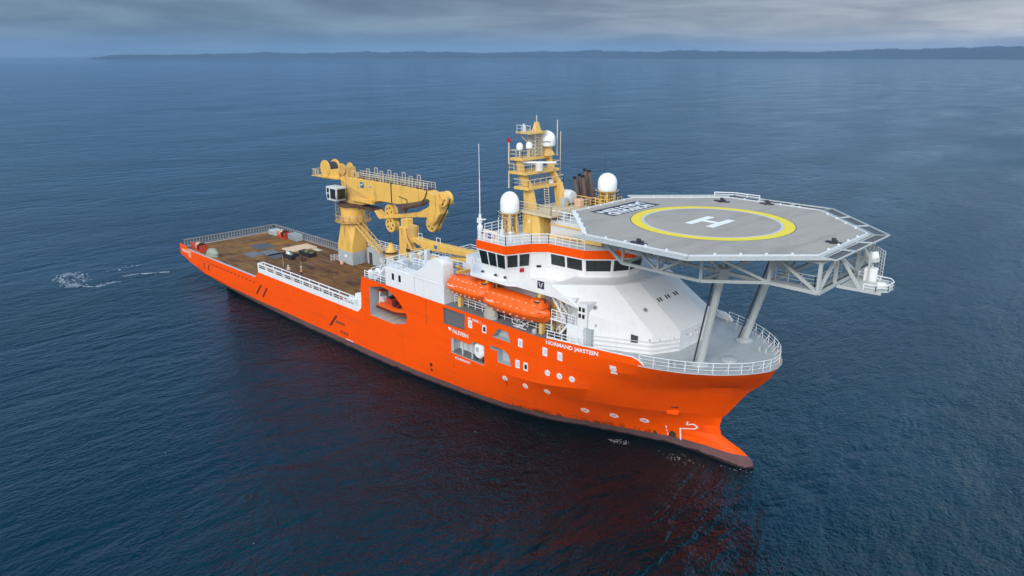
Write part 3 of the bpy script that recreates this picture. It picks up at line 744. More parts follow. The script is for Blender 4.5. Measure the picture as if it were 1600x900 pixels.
mb = MB(); mb.lathe((2.2, -8.6, 5.24), [(.5, 0), (.5, .7), (.62, .75), (.62, .9), (.01, .95)], 12); mb.lathe((3.3, -8.6, 5.24), [(.5, 0), (.5, .7), (.62, .75), (.62, .9), (.01, .95)], 12); mb.build('bollard_pair', M['red'], ship)

# ---- port deckhouse under the crane (grey, door, white railing)
mb = MB(); mb.box(37.6, 63.95, 8.6, 10.45, 5.24, 8.35); ph = mb.build('port_deckhouse', M['grey'], ship, bevel=0.03)
MB().box(38.3, 39.2, 8.53, 8.6, 5.3, 7.5).build('door', M['dark'], ph); MB().box(41.5, 42.4, 8.55, 8.6, 6.2, 7.1).build('vent', M['lightgrey'], ph)
MB().rail([(37.7, 10.4, 8.35), (37.7, 8.68, 8.35), (63.9, 8.68, 8.35)], 1.15, 3, 1.4, 0.035).build('railing', M['white_rail'], ph)
MB().rail([(37.7, 10.4, 8.35), (63.9, 10.4, 8.35)], 1.15, 3, 1.6, 0.035).build('railing', M['white_rail'], ph)

# ---- aft bulkhead of the raised hull: doors
mb = MB(); mb.box(63.86, 64.02, -10.1, 10.1, 5.24, 11.9); bk = mb.build('aft_bulkhead', M['lightgrey'], ship)
for y in (-6, -1.5, 4): MB().box(63.8, 63.86, y - .5, y + .5, 5.3, 7.4).build('door', M['grey'], bk)
MB().rail([(64.15, -9.0, 12.07), (64.15, 10.3, 12.07)], 1.1, 3, 1.5, 0.035).build('deck_railing', M['white_rail'], ship)
MB().rail([(64.15, 10.3, 12.07), (99, 10.3, 12.07)], 1.1, 3, 1.5, 0.035).build('deck_railing', M['white_rail'], ship)

# ---- white deckhouse on the starboard side with its swept-up casing
mb = MB(); mb.box(69.4, 81.6, -10.46, -4.4, 12.07, 14.75); wd = mb.build('white_deckhouse', M['white'], ship, bevel=0.04)
prof = [(74.3, 14.755), (76.0, 15.25), (77.5, 16.2), (78.6, 17.2), (79.6, 17.75), (80.6, 17.92), (81.2, 17.7), (81.55, 17.1), (81.6, 14.755)]
MB().poly_y(prof, -10.46, -8.7).build('swept_casing', M['white'], wd, smooth=40, bevel=0.06)
for x in (71.15, 72.6): MB().box(x - .22, x + .22, -10.52, -10.4, 13.2, 14.1).build('window', M['glass'], wd)
decal_y = -10.47
MB().box(75.75, 75.81, decal_y - .01, decal_y + .05, 12.1, 14.7).build('seam', M['grey'], wd)
MB().box(75.8, 81.2, decal_y - .012, decal_y + .05, 14.45, 14.52).build('seam', M['lightgrey'], wd)
MB().box(69.6, 81.3, -8.69, -4.5, 14.76, 14.79).build('roof', M['grey'], wd)
MB().rail([(74.2, -10.35, 14.78), (69.5, -10.35, 14.78), (69.5, -4.5, 14.78), (81.2, -4.5, 14.78)], 1.1, 3, 1.2, 0.035).build('railing', M['white_rail'], wd)
MB().rail([(72.0, -7.6, 14.78), (77.0, -7.6, 14.78)], 1.1, 3, 1.2, 0.035).build('railing', M['white_rail'], wd)
for x, y, a, b, h in ((71.2, -8.6, .9, .7, 1.0), (73.6, -6.2, 1.3, .8, .7), (75.8, -5.8, .7, .7, 1.5), (72.3, -5.4, .6, .6, 1.9), (70.4, -6.4, .5, .8, 1.2), (77.6, -6.4, 1.0, 1.0, 1.6)): MB().box(x - a / 2, x + a / 2, y - b / 2, y + b / 2, 14.78, 14.78 + h).build('roof_box', M['lightgrey'], wd, bevel=.04)
for x, y in ((71.9, -9.6), (74.9, -7.9), (70.6, -5.2)): MB().lathe((x, y, 14.78), [(.2, 0), (.2, .8), (.42, .85), (.42, 1.15), (.01, 1.25)], 10).build('roof_vent', M['lightgrey'], wd)
# ladder and winch gear aft of it
mb = MB()
for y in (-9.9, -9.1): mb.bar((66.2, y, 12.07), (69.3, y, 14.9), 0.1, 0.2)
for i in range(11): mb.box(66.35 + i * .27, 66.6 + i * .27, -9.9, -9.1, 12.3 + i * .245, 12.34 + i * .245)
for y in (-9.95, -9.05):
    mb.bar((66.2, y, 13.0), (69.3, y, 15.85), 0.07)
    for q in (0, .5, 1): mb.bar((66.2 + 3.1 * q, y, 12.1 + 2.8 * q), (66.2 + 3.1 * q, y, 13.0 + 2.85 * q), 0.06)
mb.build('stairs', M['white_rail'], ship)
mb = MB(); mb.lathe((65.2, -9.3, 12.75), [(.01, -.75), (.6, -.73), (.6, -.6), (.3, -.58), (.3, .5), (.6, .52), (.6, .7), (.01, .72)], 14, 'y'); mb.box(64.5, 66.0, -9.9, -8.6, 12.07, 12.3); mb.box(64.9, 65.5, -10.1, -9.9, 12.07, 13.2)
mb.box(66.4, 67.1, -8.6, -7.8, 12.07, 13.6); mb.box(67.6, 68.4, -8.2, -7.2, 12.07, 13.1)
mb.build('deck_winch', M['white'], ship)
MB().rail([(64.3, -10.35, 12.07), (69.3, -10.35, 12.07)], 1.05, 3, 1.2, 0.035).build('deck_railing', M['white_rail'], ship)

# ---- rescue boat bay fittings (inside the opening in the side)
bay = MB()
for x in (67.3, 68.9, 70.5, 72.1): bay.box(x - .16, x + .16, -10.4, -6.5, 6.76, 6.80)
bay.build('bay_markings', M['beige'], ship)
bay = MB()
for x in (66.0, 66.9, 67.8): bay.box(x - .05, x + .05, -6.5, -6.35, 6.8, 11.0)
bay.box(65.9, 68.0, -6.5, -6.4, 9.0, 9.12); bay.bar((66.3, -7.4, 6.8), (66.3, -7.4, 10.4), .26); bay.bar((66.3, -7.4, 10.3), (68.6, -9.2, 10.9), .26)
bay.build('bay_davit', M['white'], ship)

# ---- accommodation under the bridge and its aft side
acc = MB(); acc.box(81.65, 103.0, -7.2, 7.2, 12.07, 16.9); ac = acc.build('accommodation', M['lightgrey'], ship)
MB().box(81.62, 87.4, -6.6, 6.6, 16.9, 17.9).build('aft_casing', M['lightgrey'], ship)
for x in (84, 88.5, 93): MB().box(x - .45, x + .45, -7.26, -7.2, 12.1, 14.1).build('door', M['grey'], ac)
DK = mir([(83.2, -7.0), (86.4, -10.3), (92.7, -10.3), (93.5, -9.75), (98.85, -9.75), (102.0, -9.3)])
MB().poly_z(DK, 16.88, 17.2).build('bridge_deck', M['white'], ship, bevel=0.03)
MB().poly_z(inset(DK, 0.25), 16.80, 16.878).build('deckhead', M['lightgrey'], ship)
MB().rail([(86.5, -10.2, 17.2), (83.4, -7.1, 17.2)], 1.0, 3, 1.2, .03).build('deck_railing', M['white_rail'], ship)

# ---- faceted white superstructure front
T = [(98.85, -9.75), (104.0, -5.2), (105.3, -2.3)]; Mi = [(103.0, -9.25, 16.0), (109.8, -6.0, 14.25), (111.3, -3.0, 14.25)]
mt = lambda P: P + [(p[0], -p[1], *p[2:]) for p in reversed(P)]
top = mt([(x, y, 18.3) for x, y in T]); midr = mt(Mi); botr = mt([(103.0, -9.25, 12.07), (109.8, -6.0, 12.07), (111.3, -3.0, 12.07)])
sh = MB().loft([botr, midr, top]).build('superstructure', M['white'], ship, smooth=5)
MB().prism([(93.3, -9.76, 17.2), (98.85, -9.76, 17.2), (98.85, -9.76, 18.3), (95.7, -9.6, 18.3)], (0, .12, 0)).build('parapet', M['white'], sh)
MB().prism([(98.87, -9.76, 18.28), (98.87, -9.76, 16.9), (101.7, -9.35, 16.9), (102.95, -9.26, 16.05)], (0, .12, 0)).build('parapet', M['white'], sh)
MB().prism([(93.3, 9.76, 17.2), (98.85, 9.76, 17.2), (98.85, 9.76, 18.3), (95.7, 9.6, 18.3)], (0, -.12, 0)).build('parapet', M['white'], sh)
MB().poly_z(mir([(98.9, -9.55), (103.9, -5.15), (105.1, -2.2)]), 18.301, 18.32).build('walkway', M['white'], sh)
sg = MB().obox((97.35, -9.74, 17.95), (0.95, 0.08, 0.85), Matrix.Identity(3)).build('sign', M['navy'], sh)
mb = MB()
for q in stroke([(97.12, 18.22), (97.3, 17.75), (97.5, 17.75), (97.6, 18.2)], .1): mb.prism([(x, -9.785, z) for x, z in q], (0, -.015, 0))
mb.build('sign_mark', M['mark'], sg)
def on_face(a, b, c, d, u, v, off):
    """point at (u, v) of the quad a-b (bottom) d-c (top), off metres out"""
    a, b, c, d = map(Vector, (a, b, c, d)); p = a.lerp(b, u).lerp(d.lerp(c, u), v); n = (b - a).cross(d - a).normalized(); return p + n * off
def face_plate(q, u0, u1, v0, v1, off=0.04, th=0.03):
    f = [on_face(*q, u, v, off) for u, v in ((u0, v0), (u1, v0), (u1, v1), (u0, v1))]; b = [on_face(*q, u, v, off - th - .05) for u, v in ((u0, v0), (u1, v0), (u1, v1), (u0, v1))]
    return MB().add(f + b, [(0, 1, 2, 3), (7, 6, 5, 4), (0, 4, 5, 1), (1, 5, 6, 2), (2, 6, 7, 3), (3, 7, 4, 0)])
def face_disc(q, u, v, r, off=0.04, n=14, rr=1.0):
    q_ = [Vector(p) for p in q]; c = on_face(*q, u, v, off); ex = (q_[1] - q_[0]).normalized(); nn = ex.cross(q_[3] - q_[0]).normalized(); ey = nn.cross(ex)
    f = [c + ex * r * math.cos(2 * math.pi * i / n) + ey * r * rr * math.sin(2 * math.pi * i / n) for i in range(n)]
    return MB().prism(f, -nn * 0.12)
SF = (midr[0], midr[1], top[1], top[0]); F2 = (midr[1], midr[2], top[2], top[1]); F3 = (midr[2], midr[3], top[3], top[2]); VS = (botr[0], botr[1], midr[1], midr[0]); V2 = (botr[1], botr[2], midr[2], midr[1]); V3 = (botr[2], botr[3], midr[3], midr[2])
for q, us, v in ((SF, (.17, .35), .35), (F2, (.42,), .47)):
    for u in us:
        o = face_disc(q, u, v, .30, .03).build('porthole', M['grey'], sh); face_disc(q, u, v, .15, .05).build('porthole_glass', M['grille'], o)
for u in (.10, .19, .40, .49, .72, .81): face_plate(F3, u, u + .038, .57, .64).build('porthole', M['glass'], sh)
face_plate(VS, .70, .80, .42, .76).build('door', M['dark'], sh); face_plate(VS, .83, .92, .40, .74).build('locker', M['white'], sh)
for q, us in ((VS, (.18, .95)), (V2, (.25, .75)), (V3, (.2, .5))):
    for u in us: face_plate(q, u, u + .03, .66, .76).build('deck_lamp', M['grey'], sh)
face_disc(V3, .35, .62, .22, .2).build('siren', M['white'], sh)
face_plate(V3, .62, .68, .3, .8, .14).build('locker', M['lightgrey'], sh); face_plate(V2, .62, .80, .25, .68, .1).build('locker', M['white'], sh)
mb = MB()
for k, (a, b) in enumerate(zip(botr[:3], botr[1:4])): mb.bar(Vector(a) + Vector((0, 0, 1.1)), Vector(b) + Vector((0, 0, 1.1)), .14, .08)
mb.build('fender_strip', M['white'], sh)
mb = MB()
for z in (12.55, 13.05, 13.5):
    for a, b in zip(botr[:2], botr[1:3]): mb.bar((a[0] + .12, a[1] - .14, z), (b[0] + .14, b[1] - .12, z), .05)
mb.build('grab_rail', M['lightgrey'], sh)

# ---- stair tower and platforms aft of the front
mb = MB(); mb.box(101.0, 103.3, -9.5, -5.2, 12.07, 14.3); st = mb.build('stair_house', M['white'], ship, bevel=.03)
mb = MB(); mb.box(102.3, 103.6, -9.3, -5.2, 14.32, 16.9); wb = mb.build('window_block', M['white'], ship, bevel=.03)
for x in (102.65, 103.15):
    for z in (15.3, 16.05): MB().box(x - .15, x + .15, -9.36, -9.25, z, z + .45).build('window', M['glass'], wb)
MB().box(103.4, 104.15, -9.15, -8.4, 12.1, 14.2).build('door', M['grey'], st)
mb = MB(); mb.box(98.7, 101.0, -9.6, -7.4, 14.2, 14.32); mb.rail([(101, -9.5, 14.32), (98.8, -9.5, 14.32)], 1.05, 3, .75, .035); mb.rail([(102.2, -9.4, 14.31), (101, -9.5, 14.31)], 1.05, 3, .75, .035)
mb.bar((98.8, -9.5, 12.07), (98.8, -9.5, 14.2), .1); mb.build('stair_platform', M['white_rail'], ship)
def stairs(a, b, w, side=(0, 1, 0), name='stairs'):
    a, b = Vector(a), Vector(b); s = Vector(side) * w; mb = MB()
    for o in (Vector((0, 0, 0)), s):
        mb.bar(a + o, b + o, .08, .22); mb.bar(a + o + Vector((0, 0, .95)), b + o + Vector((0, 0, .95)), .07)
        for k in range(5): p = a.lerp(b, k / 4) + o; mb.bar(p, p + Vector((0, 0, .95)), .05)
    n = max(4, round(abs(b.z - a.z) / .24))
    for k in range(1, n):
        p = a.lerp(b, k / n); mb.bar(p, p + s, .24, .04)
    return mb.build(name, M['white_rail'], ship)
stairs((99.9, -8.6, 14.32), (97.6, -8.6, 17.0), .8); stairs((99.4, -9.3, 12.1), (101.2, -9.3, 14.3), .7)
MB().rail([(98.9, -10.3, 12.08), (103.2, -10.3, 12.3)], 1.05, 3, 1.0, .035).build('deck_railing', M['white_rail'], ship)
mb = MB(); mb.box(99.0, 99.9, -10.0, -9.5, 12.07, 12.8); mb.box(100.1, 100.8, -9.2, -8.6, 12.07, 13.3); mb.build('deck_lockers', M['dark'], ship)

# ---- bulwark at the bow and the white railing round it
def edge_y(x): return interp([(p[0], p[1]) for p in level_pts(lev_up[-1], stations(64))], x)
bx = [99 + i * .6 for i in range(21)]
bt = lambda x: interp([(99, 12.32), (102, 12.58), (105.5, 12.82), (110, 12.86), (110.8, 12.45), (111, 12.2)], x)
for s in (-1, 1):
    mb = MB()
    for a, b in zip(bx, bx[1:]):
        ya, yb = edge_y(a), edge_y(b)
        mb.add([(a, s * ya, 12.0), (b, s * yb, 12.0), (b, s * (yb + .03), bt(b)), (a, s * (ya + .03), bt(a)), (a, s * (ya - .12), 12.0), (b, s * (yb - .12), 12.0), (b, s * (yb - .1), bt(b)), (a, s * (ya - .1), bt(a))],
               [(0, 1, 2, 3)]).add([(a, s * (ya - .12), 12.0), (b, s * (yb - .12), 12.0), (b, s * (yb - .1), bt(b)), (a, s * (ya - .1), bt(a))], [(0, 1, 2, 3)], 1)
    mb.build('bow_bulwark', [M['orange'], M['white']], ship)
    mb = MB()
    for a, b in zip(bx, bx[1:]): mb.bar((a, s * (edge_y(a) - .03), bt(a) + .04), (b, s * (edge_y(b) - .03), bt(b) + .04), .2, .07)
    mb.build('bulwark_cap', M['white_rail'], ship)
ol = level_pts(lev_up[-1], stations(64)); rim = [(p[0], p[1]) for p in ol if p[0] > 110.3]
for s in (-1, 1):
    pts = [(x - .12 * (x > 120), s * max(0, y - .16), 12.08) for x, y in rim]
    mb = MB(); acc_ = 1e9
    for a, b in zip(pts, pts[1:]):
        a, b = Vector(a), Vector(b)
        for h, r in ((.38, .034), (.76, .034), (1.14, .058)): mb.bar(a + Vector((0, 0, h)), b + Vector((0, 0, h)), r)
        acc_ += (b - a).length
        if acc_ > 1.05:
            mb.bar(a, a + Vector((0, 0, 1.14)), .055); n = Vector((-(a.x - 112), -a.y * .9, 0)).normalized(); mb.bar(a + n * .55, a + Vector((0, 0, .85)), .045); acc_ = 0
    mb.build('bow_railing', M['white_rail'], ship)
mb = MB()
for s in (-1, 1):
    for a, b in zip(rim, rim[1:]): mb.bar((a[0], s * a[1], 12.06), (b[0], s * b[1], 12.06), .1, .1)
mb.build('deck_edge_bar', M['foredeck'], ship)
mb = MB(); mb.lathe((116.4, -1.6, 12.075), [(.85, 0), (.85, .22), (.7, .3), (.01, .32)], 18); mb.build('deck_hatch', M['grey'], ship)
for s in (-1, 1): MB().lathe((114.8, s * 4.7, 12.075), [(.95, 0), (.95, .12), (.6, .35), (.01, .36)], 14).build('column_foot', M['foredeck'], ship)
mb = MB()
for x, y in ((112.9, -7.0), (112.9, 7.0), (117.8, 3.0)):
    for d in (-.35, .35): mb.lathe((x + d, y, 12.075), [(.16, 0), (.16, .55), (.24, .6), (.01, .66)], 10)
mb.build('mooring_bitts', M['grey'], ship)

# ---- bridge
RF = mir([(85.6, -7.2), (86.6, -8.8), (87.5, -10.25), (92.3, -10.25), (93.6, -7.2), (94.9, -5.85), (99.9, -5.45), (102.3, -3.2), (103.4, -1.2)])
wt, wb_ = inset(RF, 0.10), inset(RF, 0.55)
Z0, Z1 = 17.2, 20.55
br = MB().loft([[(x, y, Z0) for x, y in wb_], [(x, y, Z0 + 1.25) for x, y in inset(RF, .5)], [(x, y, Z1) for x, y in wt]]).build('bridge', M['white'], ship, smooth=5)
MB().poly_z(RF, 20.53, 21.5).build('fascia', M['orange'], br, smooth=20)
MB().poly_z(inset(RF, .04), 20.40, 20.529).build('fascia_trim', M['white'], br)
MB().poly_z(inset(RF, .12), 21.501, 21.53).build('bridge_roof', M['lightgrey'], br)
w1 = inset(RF, .5); NRF = len(RF)
WIN = {2: [(.05, .33, .12, .90), (.38, .65, .12, .90), (.70, .97, .12, .90)], 3: [(.06, .46, .20, .90), (.54, .92, .20, .90)], 5: [(.08, .47, .28, .90), (.53, .94, .28, .90)], 6: [(.06, .94, .28, .90)], 7: [(.08, .94, .28, .90)], 8: [(.05, .95, .28, .90)], 1: [(.1, .9, .15, .9)]}
for i in range(NRF):
    j = (i + 1) % NRF; k = i if i <= 8 else 16 - i
    if i == NRF - 1: continue
    q = ((*w1[i], Z0 + 1.25), (*w1[j], Z0 + 1.25), (*wt[j], Z1), (*wt[i], Z1))
    for u0, u1, v0, v1 in WIN.get(k, []):
        if i > 8: u0, u1 = 1 - u1, 1 - u0
        face_plate(q, u0, u1, v0, v1, .03).build('window', M['glass'], br)
for i in (4, 12):
    j = i + 1; q = ((*wb_[i], Z0 + .02), (*wb_[j], Z0 + .02), (*w1[j], Z0 + 2.2), (*w1[i], Z0 + 2.2))
    dr = face_plate(q, .15, .75, .0, .98, .05).build('door', M['white'], br); face_plate(q, .32, .58, .62, .9, .09).build('door_window', M['glass'], dr)
face_plate(((*wb_[3], Z0), (*wb_[4], Z0), (*w1[4], Z0 + 1.25), (*w1[3], Z0 + 1.25)), .55, .72, .75, 1.12, .1).build('lifebuoy_case', M['crimson'], br)
mb = MB()
for x, y in ((88.3, -10.05), (90.5, -10.05), (92.0, -10.0)): mb.lathe((x, y, 17.75), [(.01, -.12), (.16, -.1), (.16, .1), (.01, .12)], 8, 'y')
mb.build('wing_lamps', M['dark'], br)
# railing on the bridge roof
rr_ = inset(RF, .22)
MB().rail([(x, y, 21.53) for x, y in rr_[2:7]], 1.1, 3, 1.1, .035).build('roof_railing', M['white_rail'], br)
MB().rail([(x, y, 21.53) for x, y in rr_[11:16]], 1.1, 3, 1.1, .035).build('roof_railing', M['white_rail'], br)
MB().rail([(85.7, -7.1, 21.53), (85.7, 7.1, 21.53)], 1.1, 3, 1.2, .035).build('roof_railing', M['white_rail'], br)
# name board with the emblem
sb = MB(); sb.box(88.0, 90.3, -9.55, -9.42, 21.53, 22.75); sbo = sb.build('emblem_board', M['cream'], br)
pts, fs = text_fit('S', .85, .85, .07); MB().add([(88.75 + u, -9.57, 21.72 + v) for u, v in pts], fs).build('emblem', M['blue'], sbo)
mb = MB()
for z in (21.75, 22.0, 22.25, 22.5): mb.box(88.3, 88.58, -9.57, -9.54, z - .05, z + .05); mb.box(89.78, 90.05, -9.57, -9.54, z - .05, z + .05)
mb.build('emblem_bars', M['red'], sbo)
mb = MB(); mb.tube((87.3, -9.4, 21.53), (87.3, -9.4, 24.4), .16, 8); mb.lathe((87.3, -9.4, 22.9), [(.16, -.5), (.34, -.3), (.34, .1), (.16, .3)], 10); mb.tube((87.3, -9.4, 23.7), (88.4, -9.6, 24.0), .09)
mb.tube((87.3, -9.4, 24.4), (87.3, -9.4, 28.5), .06, 6); mb.tube((87.3, -9.4, 28.5), (87.25, -9.4, 32.6), .035, 5)
mb.build('whip_antenna', M['white'], br)
mb = MB(); mb.bar((86.7, -8.9, 21.5), (86.7, -8.9, 23.2), .06); mb.box(86.45, 86.95, -9.1, -8.7, 23.2, 23.8); mb.build('signal_lamp', M['white'], br)
mb = MB(); mb.bar((88.6, -7.0, 21.5), (88.6, -7.0, 22.4), .3); mb.bar((88.6, -7.0, 22.4), (88.6, -7.0, 23.6), .1); mb.lathe((91.2, -8.2, 21.53), [(.08, 0), (.08, 1.0), (.3, 1.05), (.3, 1.15), (.01, 1.2)], 10)
mb.tube((90.6, -7.7, 21.5), (90.6, -7.7, 25.0), .04, 5); mb.tube((89.4, -8.4, 21.5), (89.4, -8.4, 24.2), .04, 5); mb.build('roof_antennas', M['white'], br)
# grey deckhouse and pipework on the roof under the helideck edge
mb = MB(); mb.box(92.4, 99.4, -2.6, 6.4, 21.53, 23.5); rh = mb.build('roof_house', M['lightgrey'], br, bevel=.03)
mb = MB(); mb.box(92.4, 97.5, -2.75, -2.61, 22.9, 23.05); mb.bar((93.0, -3.1, 21.6), (100.6, -3.0, 22.0), .5, .5); mb.bar((94.2, -3.4, 21.9), (97.8, -3.8, 22.2), .3); mb.build('yellow_beam', M['mast'], br)
MB().rail([(92.4, -2.5, 23.5), (99.4, -2.5, 23.5)], 1.1, 3, 1.0, .035).build('roof_railing', M['white_rail'], br)
mb = MB(); mb.obox((97.6, -2.0, 24.2), (1.3, .8, .5), Matrix.Rotation(.5, 3, 'Z') @ Matrix.Rotation(.4, 3, 'Y')); mb.build('winch_cover', M['magenta'], br)
mb = MB()
for x, y, a, b, h in ((93.6, -1.6, .8, .6, .9), (95.2, -1.2, .6, .6, 1.2), (96.3, 0.6, 1.0, .7, .7), (98.6, -.5, .7, .7, 1.1)): mb.box(x - a / 2, x + a / 2, y - b / 2, y + b / 2, 23.5, 23.5 + h)
mb.build('roof_boxes', M['grey'], rh)

# ---- helideck
HX, HZ, HR = 112.18, 25.82, 14.75
oct_ = lambda r: [(HX + r * math.cos(R(202.5 + 45 * i)), r * math.sin(R(202.5 + 45 * i))) for i in range(8)]
hd = MB().poly_z(oct_(HR), HZ - .32, HZ).build('helideck', M['helideck'], ship, smooth=10)
def ring_prism(a, b, z0, z1):
    n = len(a); v = [(x, y, z) for z in (z0, z1) for x, y in a] + [(x, y, z) for z in (z0, z1) for x, y in b]; f = []
    for i in range(n):
        j = (i + 1) % n
        f += [(i, j, n + j, n + i), (2 * n + j, 2 * n + i, 3 * n + i, 3 * n + j), (n + i, n + j, 3 * n + j, 3 * n + i), (j, i, 2 * n + i, 2 * n + j)]
    return MB().add(v, f)
circ = lambda r, n=96: [(HX + r * math.cos(2 * math.pi * i / n), r * math.sin(2 * math.pi * i / n)) for i in range(n)]
ring_prism(circ(8.22), circ(7.15), HZ - .1, HZ + .006).build('landing_circle', M['ringyellow'], hd)
ring_prism(circ(7.13), circ(6.85), HZ - .1, HZ + .004).build('circle_edge', paint('worn_pale_grey', (.50, .50, .50), .8, .08, (.4, .4, .4), .5, streak=False), hd)
ring_prism(circ(8.30), circ(8.225), HZ - .1, HZ + .004).build('circle_edge', M['boardblack'], hd)
mb = MB(); zz = HZ + .012
for x in (110.9, 113.3): mb.box(x - .42, x + .42, -2.35, 2.2, HZ - .05, zz)
mb.box(111.32, 112.88, -.42, .34, HZ - .05, zz); mb.build('landing_letter', M['mark'], hd)
MB().box(99.95, 103.25, -4.75, 4.15, HZ - .05, HZ + .006).build('name_panel', M['boardblack'], hd)
for s, y0, y1, x0 in (('NORMAND', -4.3, 3.3, 101.75), ('JARSTEIN', -4.4, 3.9, 100.2)):
    pts, fs = text_fit(s, y1 - y0, 1.38, .035)
    MB().add([(x0 + v, y1 - u, HZ + .012) for u, v in pts], fs).build('deck_lettering', M['mark'], hd)
for i in range(8):   # raised rim, one length per side
    a, b = oct_(HR)[i], oct_(HR)[(i + 1) % 8]
    MB().bar((*a, HZ + .03), (*b, HZ + .03), .2, .12).build('deck_rim', M['lightgrey'], hd)
fr = MB(); o1, o2, o3 = oct_(HR + .12), oct_(HR + .75), oct_(HR + 1.75)
net_w = [1.0, 1.0, 1.0, 1.0, 1.9, 1.3, 1.0, 1.0]
for i in range(1, 7):     # outer gutters and the safety net of each side
    j = (i + 1) % 8; fwd = i in (3, 4, 5)
    A, B = Vector((*o1[i], HZ - .1)), Vector((*o1[j], HZ - .1)); C2, D2 = Vector((*oct_(HR + (1.9 if fwd else 1.5))[i], HZ + .02)), Vector((*oct_(HR + (1.9 if fwd else 1.5))[j], HZ + .02))
    g = MB()
    for t in ((.1, .3) if fwd else (.22, .5)): g.bar(A.lerp(C2, t), B.lerp(D2, t), .14 if t < .2 else .08)
    g.bar(A, B, .12)
    nf = MB(); nf.bar(C2, D2, .12)
    L = (B - A).length; n = 3 if fwd else round(L / 1.4)
    for k in range(n + 1): nf.bar(A.lerp(B, k / n), C2.lerp(D2, k / n), .1 if not fwd else .26, .1)
    nt = nf.build('net_frame', M['truss'], hd)
    if not fwd:
        for k in range(1, 6): g.bar(A.lerp(C2, .5 + k * .08), B.lerp(D2, .5 + k * .08), .035)
    g.build('gutter', M['truss'], hd)
    off = Vector((0, 0, -.09))
    MB().add([A + off, B + off, D2 + off, C2 + off], [(0, 1, 2, 3)]).build('safety_net', M['net'], nt)
def deck_light(x, y):
    mb = MB(); mb.lathe((x, y, HZ), [(.14, 0), (.14, .16), (.05, .22), (.01, .22)], 8); mb.build('deck_lamp', M['lightgrey'], hd)
for i in range(8):
    a, b = Vector(oct_(HR - .15)[i]), Vector(oct_(HR - .15)[(i + 1) % 8])
    for t in (.2, .4, .6, .8): p = a.lerp(b, t); deck_light(p.x, p.y)
for x, y, r in ((107.4, 10.7, .9), (111.9, 13.0, .8), (124.9, -.3, .7), (112.2, -13.0, .8)):     # dark foam-monitor gear by the edge
    mb = MB(); mb.box(x - r, x + r, y - .25, y + .25, HZ, HZ + .12); mb.box(x - .2, x + .2, y - r * .7, y + r * .7, HZ, HZ + .2); mb.lathe((x, y, HZ + .1), [(.22, 0), (.22, .35), (.01, .4)], 8); mb.build('foam_monitor', M['boardblack'], hd)
# aft entrance railings on the port quarter
MB().rail([(104.8, 13.6, HZ), (106.8, 14.9, HZ), (110.0, 15.0, HZ)], .45, 2, 1.6, .035).build('railing', M['white_rail'], hd)
MB().bar((98.6, -5.9, HZ + .1), (106.3, -13.5, HZ + .1), .42, .1).build('edge_cover', M['white'], hd)
# truss under it
ZB, ZT = 22.65, 25.42
tr = MB()
def girder(pts, zig=True, w=.28, posts=True, par=hd, zb=None):
    mb = MB(); zb = zb or [ZB] * len(pts)
    for k in range(len(pts)):
        p = Vector((*pts[k], zb[k])); t = Vector((*pts[k], ZT))
        if posts: mb.bar(p, t, w * .8)
        if k + 1 < len(pts):
            q = Vector((*pts[k + 1], zb[k + 1])); u = Vector((*pts[k + 1], ZT)); mb.bar(p, q, w); mb.bar(t, u, w)
            mb.bar(*((t, q) if (k % 2 == 0) == zig else (p, u)), w * .75)
    return mb.build('truss_girder', M['truss'], par)
for s in (-1, 1):
    girder([(108.4, s * 10.0), (112.5, s * 10.0), (117.1, s * 10.0)], True)
    girder([(108.4, s * 6.0), (112.5, s * 6.0), (117.1, s * 6.0), (121.8, s * 6.1), (126.3, s * 6.2)], False, .33)
for x in (108.4, 112.5, 117.1): girder([(x, -10.0), (x, -6.0), (x, -2.2), (x, 2.2), (x, 6.0), (x, 10.0)], x != 112.5, .25)
girder([(121.8, -6.1), (121.8, -2.4), (121.8, 2.4), (121.8, 6.1)], True, .3); girder([(126.3, -6.2), (126.3, -2.6), (126.3, 2.6), (126.3, 6.2)], False, .34)
girder([(117.1, -10.0), (121.8, -6.1)], True, .3, False); girder([(117.1, 10.0), (121.8, 6.1)], True, .3, False)
for s in (-1, 1):
    mb = MB(); mb.bar((126.5, s * 2.6, 22.55), (130.0, s * 1.6, 22.35), .26); mb.bar((126.5, s * 2.6, ZT), (128.4, s * 2.1, 22.45), .26); mb.build('walkway_bracket', M['truss'], hd)
for s in (-1, 1):
    mb = MB(); mb.bar((104.6, s * 10.0, ZT), (108.4, s * 10.0, ZB), .3); mb.bar((104.6, s * 10.0, ZT), (108.4, s * 10.0, ZT), .3)
    mb2 = MB().bar((104.4, s * 6.0, ZT), (101.6, s * 3.3, 21.6), .3).build('truss_leg', M['truss'], hd)
    MB().bar((108.4, s * 6.0, ZB), (102.6, s * 2.4, 21.6), .34).build('truss_leg', M['truss'], hd)
    mb.build('truss_leg', M['truss'], hd)
    c = MB(); c.tube((114.8, s * 4.7, 12.1), (117.1, s * 6.0, 22.7), .38, 18); co = c.build('column', M['truss'], hd)
    MB().path([(114.35, s * 4.7 - .5, 12.4), (116.7, s * 6.1 - .55, 22.6)], .09, 6).build('drain_pipe', M['dark'], co)
    MB().bar((117.0, s * 5.95, 22.2), (117.2, s * 6.1, 23.2), 1.0).build('column_head', M['truss'], co)
# deck beams seen from below
mb = MB()
for k in range(11):
    x = 100.6 + k * 2.3; hw = min(13.4, (HR * .924 + 5.7 - abs(x - HX)) if abs(x - HX) > 5.6 else 13.4); mb.box(x - .12, x + .12, -hw, hw, ZT, HZ - .33)
mb.build('deck_beams', M['truss'], hd)
